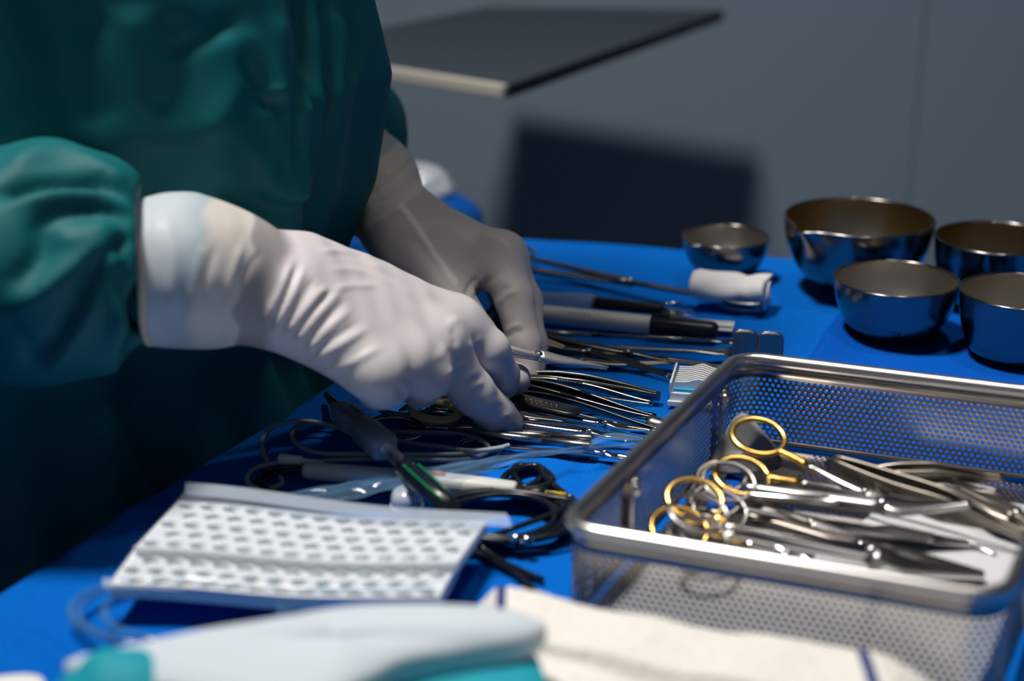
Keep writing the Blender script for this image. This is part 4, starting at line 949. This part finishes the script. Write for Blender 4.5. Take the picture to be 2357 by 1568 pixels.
for sd in (-1, 1):
    Q = []
    for i in range(4, nP - 1):
        tg = (P[i + 1] - P[i]).normalized(); sdv = tg.cross(Vector((0, 0, 1))).normalized(); rr = .0036 if i < 6 else .0050 if i < 24 else .0038
        Q.append(P[i] + sdv * sd * rr * .62 + Vector((0, 0, rr * .80)))
    m = MB(); m.tube(Q, .00045, 6); m.build('stripe', M['green'], cb_, world=True, label='green stripe')
# cautery pencil
A_, B_ = T(700, 1082, .0075), T(1322, 1141, .006)
t = rod('cautery_pencil', 'white cautery pencil with black nozzle and yellow tip under the connector cord', 'pencil', A_, B_, [
    ('body', 'offwhite', [(0, 0, 0, .0036, .0030), (.02, 0, 0, .0044, .0036), (.45, 0, 0, .0052, .0044), (.62, 0, 0, .0050, .0044), (.78, 0, 0, .0040, .0036), (.79, 0, 0, .0034, .0030)]),
    ('button', 'orange', [(.47, 0, .0040, .0016, .0010), (.50, 0, .0046, .0018, .0012), (.53, 0, .0040, .0016, .0010)]),
    ('nozzle', 'black', [(.79, 0, 0, .0024, .0024), (.84, 0, 0, .0014, .0014), (.87, 0, 0, .0024, .0022), (.895, 0, 0, .0016, .0016)]),
    ('insulated_tip', 'yellow', [(.885, 0, 0, .0011, .0010), (.97, 0, 0, .0010, .0009)]),
    ('blade', 'steel', [(.97, 0, 0, .0007, .0004), (1, 0, 0, .0005, .0003)])])
rod('white_plug', 'small white plug end peeking out of the grey cord loops', 'plug', T(640, 1056, .008), T(745, 1066, .007), [('sleeve', 'white', [(0, 0, 0, .0014, .0014), (.03, 0, 0, .0024, .0024), (.5, 0, 0, .0022, .0022), (.55, 0, 0, .0014, .0014), (1, 0, 0, .0010, .0010)])])
# black cable coils
def coil(name, label, px, py, rx, ry, turns, r, m_, z=.003, extra=(), seed=1, dz=.0009):
    g = random.Random(seed); P = []
    for i in range(turns * 14):
        a = 2 * math.pi * i / 14; kx = 1 + .12 * math.sin(a * .37 + seed); q = T(px + g.uniform(-3, 3), py, z + dz * (i / 14) % .008)
        P.append(T(px + rx * kx * math.cos(a) + 14 * math.sin(i * .7), py + ry * kx * math.sin(a) + 5 * math.sin(i * .45), z + dz * i / 14))
    P += [T(*e) for e in extra]
    c = T(px, py, 0); t = thing(name, label, 'cable', c); m = MB(); m.tube(catmull(P, 5), r, 8); m.build('cable', M[m_], t, world=True); return t
t = coil('black_cable', 'black cable coil left of the basket corner, steel connectors at its front', 1160, 1188, 148, 50, 13, .0013, 'rubber', z=.002, seed=2, dz=.0005, extra=((1120, 1240, .007), (1110, 1260, .004), (1170, 1300, .002), (1250, 1335, .002)))
for q in range(2):
    A_ = T(1178 + q * 26, 1238 + q * 3, .009); m = MB(); m.tube([A_, T(1198 + q * 26, 1241 + q * 4, .009)], .0019, 12); m.build('steel_connector', M['bright'], t, world=True)
cord('black_cable_tail', 'pair cable, black, running from the coil under the striped towel', [(1060, 1225, .004), (1085, 1262, .003), (1130, 1290, .002), (1190, 1322, .002), (1230, 1360, .002)], .0016, 'rubber', 'cable')
coil('dark_blue_tubing', 'dark shiny tubing coil behind the film packet, left of the connector', 705, 1112, 105, 30, 4, .0012, 'rubber', z=.002, seed=5)
coil('small_black_cable', 'small black cable loop on the drape above the yellow pencil tip', 1215, 1098, 42, 20, 3, .0016, 'rubber', z=.002, seed=9, extra=((1290, 1130, .003), (1330, 1160, .002)))
t = thing('translucent_cap', 'small milky plastic cap standing beside the thick striped cord', 'cap', T(937, 1172, .002))
m = MB(); m.lathe([(.0001, .0098), (.0044, .0094), (.0064, .0076), (.0070, .0050), (.0070, 0)], 24, Matrix.Translation((0, 0, .001)) @ Matrix.Rotation(.2, 4, 'X')); m.build('dome', M['frost'], t)
m = MB(); m.lathe([(.0070, 0), (.0076, .0002), (.0076, .0014), (.0070, .0016)], 24, Matrix.Translation((0, 0, .001))); m.build('flange', M['frost'], t)
# clear bag strewn over the cords
t = thing('clear_bag', 'crinkled clear bluish plastic bag lying over the pencil and probes', 'bag', T(1000, 1090, .0))
a_ = [(585, 1150, .008), (760, 1118, .010), (900, 1094, .0135), (1060, 1066, .013), (1250, 1046, .011), (1460, 1026, .010)]; b_l = [(620, 1162, .004), (800, 1150, .010), (940, 1122, .0135), (1090, 1092, .0125), (1260, 1050, .012), (1462, 1040, .004)]
ca_, cb_ = catmull([T(*p) for p in a_], 8), catmull([T(*p) for p in b_l], 8); rows = []
for i, (p, q) in enumerate(zip(ca_, cb_)):
    rows.append([p.lerp(q, j / 12) + Vector((0, 0, .0007 * math.sin(j * 1.3 + i * .35) + .0004 * math.sin(i * 1.1 - j) + .002 * math.sin(math.pi * j / 12))) for j in range(13)])
m = MB(); m.grid(rows); m.build('film', M['film_bag'], t, world=True)
t = thing('clear_strip', 'narrow clear plastic strip end touching the basket rim', 'strip', T(1420, 1010, .0))
pts = [(1360, 1020, .012), (1400, 1004, .016), (1445, 1006, .018), (1475, 1012, .016)]; P = catmull([T(*p) for p in pts], 8)
m = MB(); m.grid([[p + Vector((-.001, -.003, -.001)), p + Vector((0, 0, .0015)), p + Vector((.001, .004, -.001))] for p in P]); m.build('film', M['film_bag'], t, world=True)
# clear tube loops
def loops(label, px, py, rx, ry, turns, extra, seed, r=.0019):
    P = []
    for i in range(turns * 12): a = 2.2 + 2 * math.pi * i / 12; P.append(T(px + (rx - 22 * (i // 12)) * math.cos(a) + 30 * math.sin(i * .3), py + (ry - 8 * (i // 12)) * math.sin(a), .0035 + .0022 * (i // 12) + .001 * math.sin(i)))
    P += [T(*e) for e in extra]; t = thing('clear_tubing', label, 'tubing', T(px, py, 0)); m = MB(); m.tube(catmull(P, 7), r, 10); m.build('tube', M['tube'], t, world=True)
loops('clear bluish tubing looped on the drape below the film packet', 430, 1410, 265, 85, 3, (), 1)

# ------------------------------------------------------------------ film packet with printed pads
t = thing('film_packet', 'clear film packet of white pads printed with rows of grey-green marks', 'packet', T(680, 1270, .001))
ZB, ZF = .0185, .0150
def pq(q, u, v): return q[0].lerp(q[1], u).lerp(q[3].lerp(q[2], u), v)
padB = [T(*p, ZB) for p in ((412, 1158), (1120, 1204), (1052, 1300), (312, 1266))]
padF = [T(*p, ZF) for p in ((316, 1262), (1056, 1298), (1010, 1380), (252, 1350))]
for nm, q, rws, dz in (('pad', padB, 5, .0052), ('pad', padF, 4, .0060)):
    G = []
    for i in range(57):
        G.append([pq(q, i / 56, j / 20) + Vector((0, 0, .00075 * math.sin(2 * math.pi * (i / 4 + (j // 4) * .5)) * math.sin(math.pi * j / 4) + .0012 * math.sin(i * .11 + 1))) for j in range(21)])
    m = MB(); m.grid(G); k0 = len(m.v); low = [[p - Vector((0, 0, dz)) for p in (G[i][0], G[i][-1])] for i in range(57)]
    for c_ in (0, -1): m.grid([[G[i][c_], low[i][0 if c_ == 0 else 1]] for i in range(57)])
    for e_ in (0, -1): m.grid([[G[e_][j], G[e_][j] - Vector((0, 0, dz))] for j in range(21)])
    pd = m.build(nm, M['pad'], t, world=True)
    m = MB()
    for r_ in range(rws):
        for c_ in range(13):
            u = (c_ + .55 + (.5 if r_ % 2 else 0)) / 13.6; v = (r_ + .55) / rws
            if u > .98: continue
            o_ = pq(q, u, v); du = pq(q, min(u + .01, 1), v) - pq(q, u - .01, v); du.normalize(); dv = (pq(q, u, min(v + .02, 1)) - pq(q, u, v - .02)).normalized()
            s_ = .0034; zz = Vector((0, 0, .0010 + .0012 * math.sin(56 * u * .11 + 1)))
            sh = [(-1.1, .25), (-.55, -.05), (-.25, .12), (-.1, -.55), (.1, .1), (.45, -.35), (.5, .05), (1.15, -.25), (.55, .45), (.1, .5), (-.3, .62)]
            m.add([o_ + du * a * s_ + dv * b * s_ * 1.15 + zz for a, b in sh], [(0, 1, 2, 10), (2, 3, 4), (2, 4, 9, 10), (4, 5, 6), (4, 6, 8, 9), (6, 7, 8)])
    m.build('printed_marks', M['print'], pd, world=True, smooth=False, kind='stuff')
    if nm == 'pad' and rws == 5:
        m = MB(); m.tube([pq(q, i / 40, 1.0) + Vector((0, -.0006, .0 + .0012 * math.sin(i / 40 * 56 * .11 + 1))) for i in range(41)], .0011, 8); m.build('folded_edge', M['pad'], pd, world=True)
outl = [((428, 1122), (1164, 1194)), ((415, 1150), (1128, 1204)), ((360, 1210), (1095, 1250)), ((312, 1262), (1062, 1298)), ((270, 1320), (1022, 1360)), ((238, 1366), (1000, 1384))]
zz_ = [.0205, .0212, .0206, .0200, .0172, .0125]; G = []
for i in range(49):
    u = i / 48; G.append([T(a[0] + (b[0] - a[0]) * u, a[1] + (b[1] - a[1]) * u, z) + Vector((0, 0, .0012 * math.sin(u * 56 * .11 + 1) + .0005 * math.sin(u * 17 + z * 900) + .0003 * math.sin(u * 41 - z * 1500))) for (a, b), z in zip(outl, zz_)])
G = [catmull(r_, 5) for r_ in G]
m = MB(); m.grid(G); m.build('film', M['film'], t, world=True, label='clear film sleeve')
for ed in (0, 1):
    e0_, e1_ = (((428, 1122), (1164, 1194)), ((238, 1366), (1000, 1384)))[ed]; z_ = (.0205, .0125)[ed]; dd = (T(*e0_, z_) - T(e0_[0], e0_[1] + (30 if ed == 0 else -22), z_)) * -1
    m = MB(); m.grid([[T(e0_[0] + (e1_[0] - e0_[0]) * i / 40, e0_[1] + (e1_[1] - e0_[1]) * i / 40, z_) + dd * (j / 5) + Vector((0, 0, .0016 + .0013 * math.sin(math.pi * j / 5) + .0012 * math.sin(i / 40 * 6.16 + 1))) for j in range(6)] for i in range(41)]); m.build('seal_strip', M['seal'], t, world=True, label='sealed edge of the film')

# ------------------------------------------------------------------ cloths in the foreground
nf = Vector((-eu.y, eu.x, 0))                                   # into the basket
def wall_hit(px, py, off):
    r = ray(px, py); p0 = B(0, 0, 0) - nf * off; return CAM + r * ((p0 - CAM).dot(nf) / r.dot(nf))
h1, h2 = wall_hit(1185, 1338, .013), wall_hit(1985, 1475, .013)
tw = thing('striped_towel', 'folded white terry towel with navy stripes in front of the basket', 'towel', Vector(((h1.x + h2.x) / 2, (h1.y + h2.y) / 2, 0)))
la = (Vector((h2.x, h2.y, 0)) - Vector((h1.x, h1.y, 0))); Lt = la.length; la.normalize(); lb_ = -Vector((-la.y, la.x, 0))
n1, n2 = 190, 90; G = []
for i in range(n1):
    u = i / (n1 - 1); x = -.024 + (Lt + .060) * u; row = []
    zt0 = h1.z + (h2.z - h1.z) * min(1, max(0, x / Lt)) - .012 * sstep((x - Lt) / .03)
    for j in range(n2):
        v = j / (n2 - 1)
        if v < .12: a = math.pi * (.5 + .5 * (1 - v / .12)); q = (-math.sin(a) * 0 + .007 * math.cos(a) + .007, zt0 - .008 + .008 * math.sin(a) if a < math.pi else 0); y, z = .007 + .007 * math.cos(a), (zt0 - .008) + .008 * math.sin(a)
        elif v < .40: y = .007 + (v - .12) / .28 * .026; z = zt0 + .0008 * math.sin(y * 160)
        elif v < .46: y = .033 + (v - .40) / .06 * .004; z = zt0 - .006 * sstep((v - .40) / .06)
        else: y = .037 + (v - .46) / .54 * .10; z = zt0 - .006 + .0015 * math.sin(y * 60 + x * 30)
        ends = sstep((x + .018) / .02 + .3) * sstep((Lt + .036 - x) / .012 + .25)
        z = .003 + (max(z, .004) - .003) * (.30 + .70 * ends)
        p = Vector((h1.x, h1.y, 0)) + la * (x + .35 * y) + lb_ * (y + .004 * math.sin(x * 25)); row.append((p.x, p.y, z + .0007 * math.sin(x * 140 + y * 90) + .0003 * rng.normal()))
    p = Vector(row[0]); row.insert(0, (p.x, p.y, .002)); G.append(row)
m = MB(); m.grid(G); o = m.build('cloth', M['towel'], tw, world=True)
o.data.materials.append(M['stripe'])
npl = len(G[0]) - 1
for f_i, pol in enumerate(o.data.polygons):
    x = -.024 + (Lt + .060) * ((f_i // npl) / (n1 - 1)); v = (f_i % npl) / npl
    if (abs(x + .006) < .0022 and v < .8) or (abs(x - Lt * .985) < .0018 and v < .40) or (abs(x - Lt * .80) < .0012 and v > .48) or (abs(x - Lt * .42) < .0009 and v > .5): pol.material_index = 1
# folded pale gown with turquoise lining, lower left
def cushion(name, pts, z, th, m_, parent, puff=.004):
    """a rounded cloth layer with the given outline"""
    P = catmull([T(*p, z) for p in pts], 5, closed=True); c = sum(P, Vector()) / len(P); G = []
    for (k_, dz) in ((.97, -th), (1.0, -th * .75), (1.008, -th * .4), (1.0, -th * .1), (.975, .0), (.85, puff * .5), (.6, puff * .85), (.3, puff), (.1, puff), (.003, puff)):
        G.append([c + (p - c) * k_ + Vector((0, 0, dz + .0009 * math.sin(p.x * 50 + p.y * 70))) for p in P])
    m = MB(); m.grid(G, closed_v=True); return m.build(name, m_, parent, world=True)
fg = thing('folded_gown', 'folded pale blue gown with turquoise lining in the near left foreground', 'folded gown', T(700, 1500, .001))
cushion('pale_layer', [(150, 1512), (330, 1474), (560, 1440), (790, 1390), (1000, 1388), (1170, 1404), (1256, 1436), (1200, 1466), (1060, 1490), (930, 1516), (850, 1560), (700, 1620), (450, 1580), (260, 1545)], .046, .010, M['lightcloth'], fg)
cushion('turquoise_lining', [(300, 1560), (700, 1480), (1000, 1470), (1200, 1490), (1250, 1540), (1240, 1640), (900, 1700), (400, 1700)], .035, .013, M['tealcloth'], fg, .002)
cushion('turquoise_lining', [(320, 1590), (700, 1530), (1000, 1520), (1225, 1530), (1275, 1580), (1250, 1700), (900, 1760), (400, 1760)], .021, .0195, M['tealcloth'], fg, .002)
f = Field(tuple(T(60, 1760, 0) + Vector((-.02, -.03, .001))), tuple(T(560, 1480, .0) + Vector((.02, .02, .055))), .0022)
s_ = f.chain([T(165, 1650, .022), T(260, 1618, .032), T(370, 1620, .032), T(440, 1672, .028)], [.012, .0135, .013, .012], .01)
s_ = smin(s_, f.cap(T(330, 1650, .030), T(380, 1594, .036), .007, .006), .004)
V, Fc = f.mesh(s_); V = swell(V, Fc, .0012, 120, 31); meshobj('turquoise_roll', V, Fc, M['tealcloth'], fg)
wc = thing('white_cloth', 'white cloth corner in the bottom left of the photo', 'cloth', T(30, 1580, .001))
cushion('corner', [(-120, 1570), (0, 1552), (80, 1552), (104, 1572), (90, 1640), (-120, 1660)], .010, .009, M['gauze'], wc, .001)
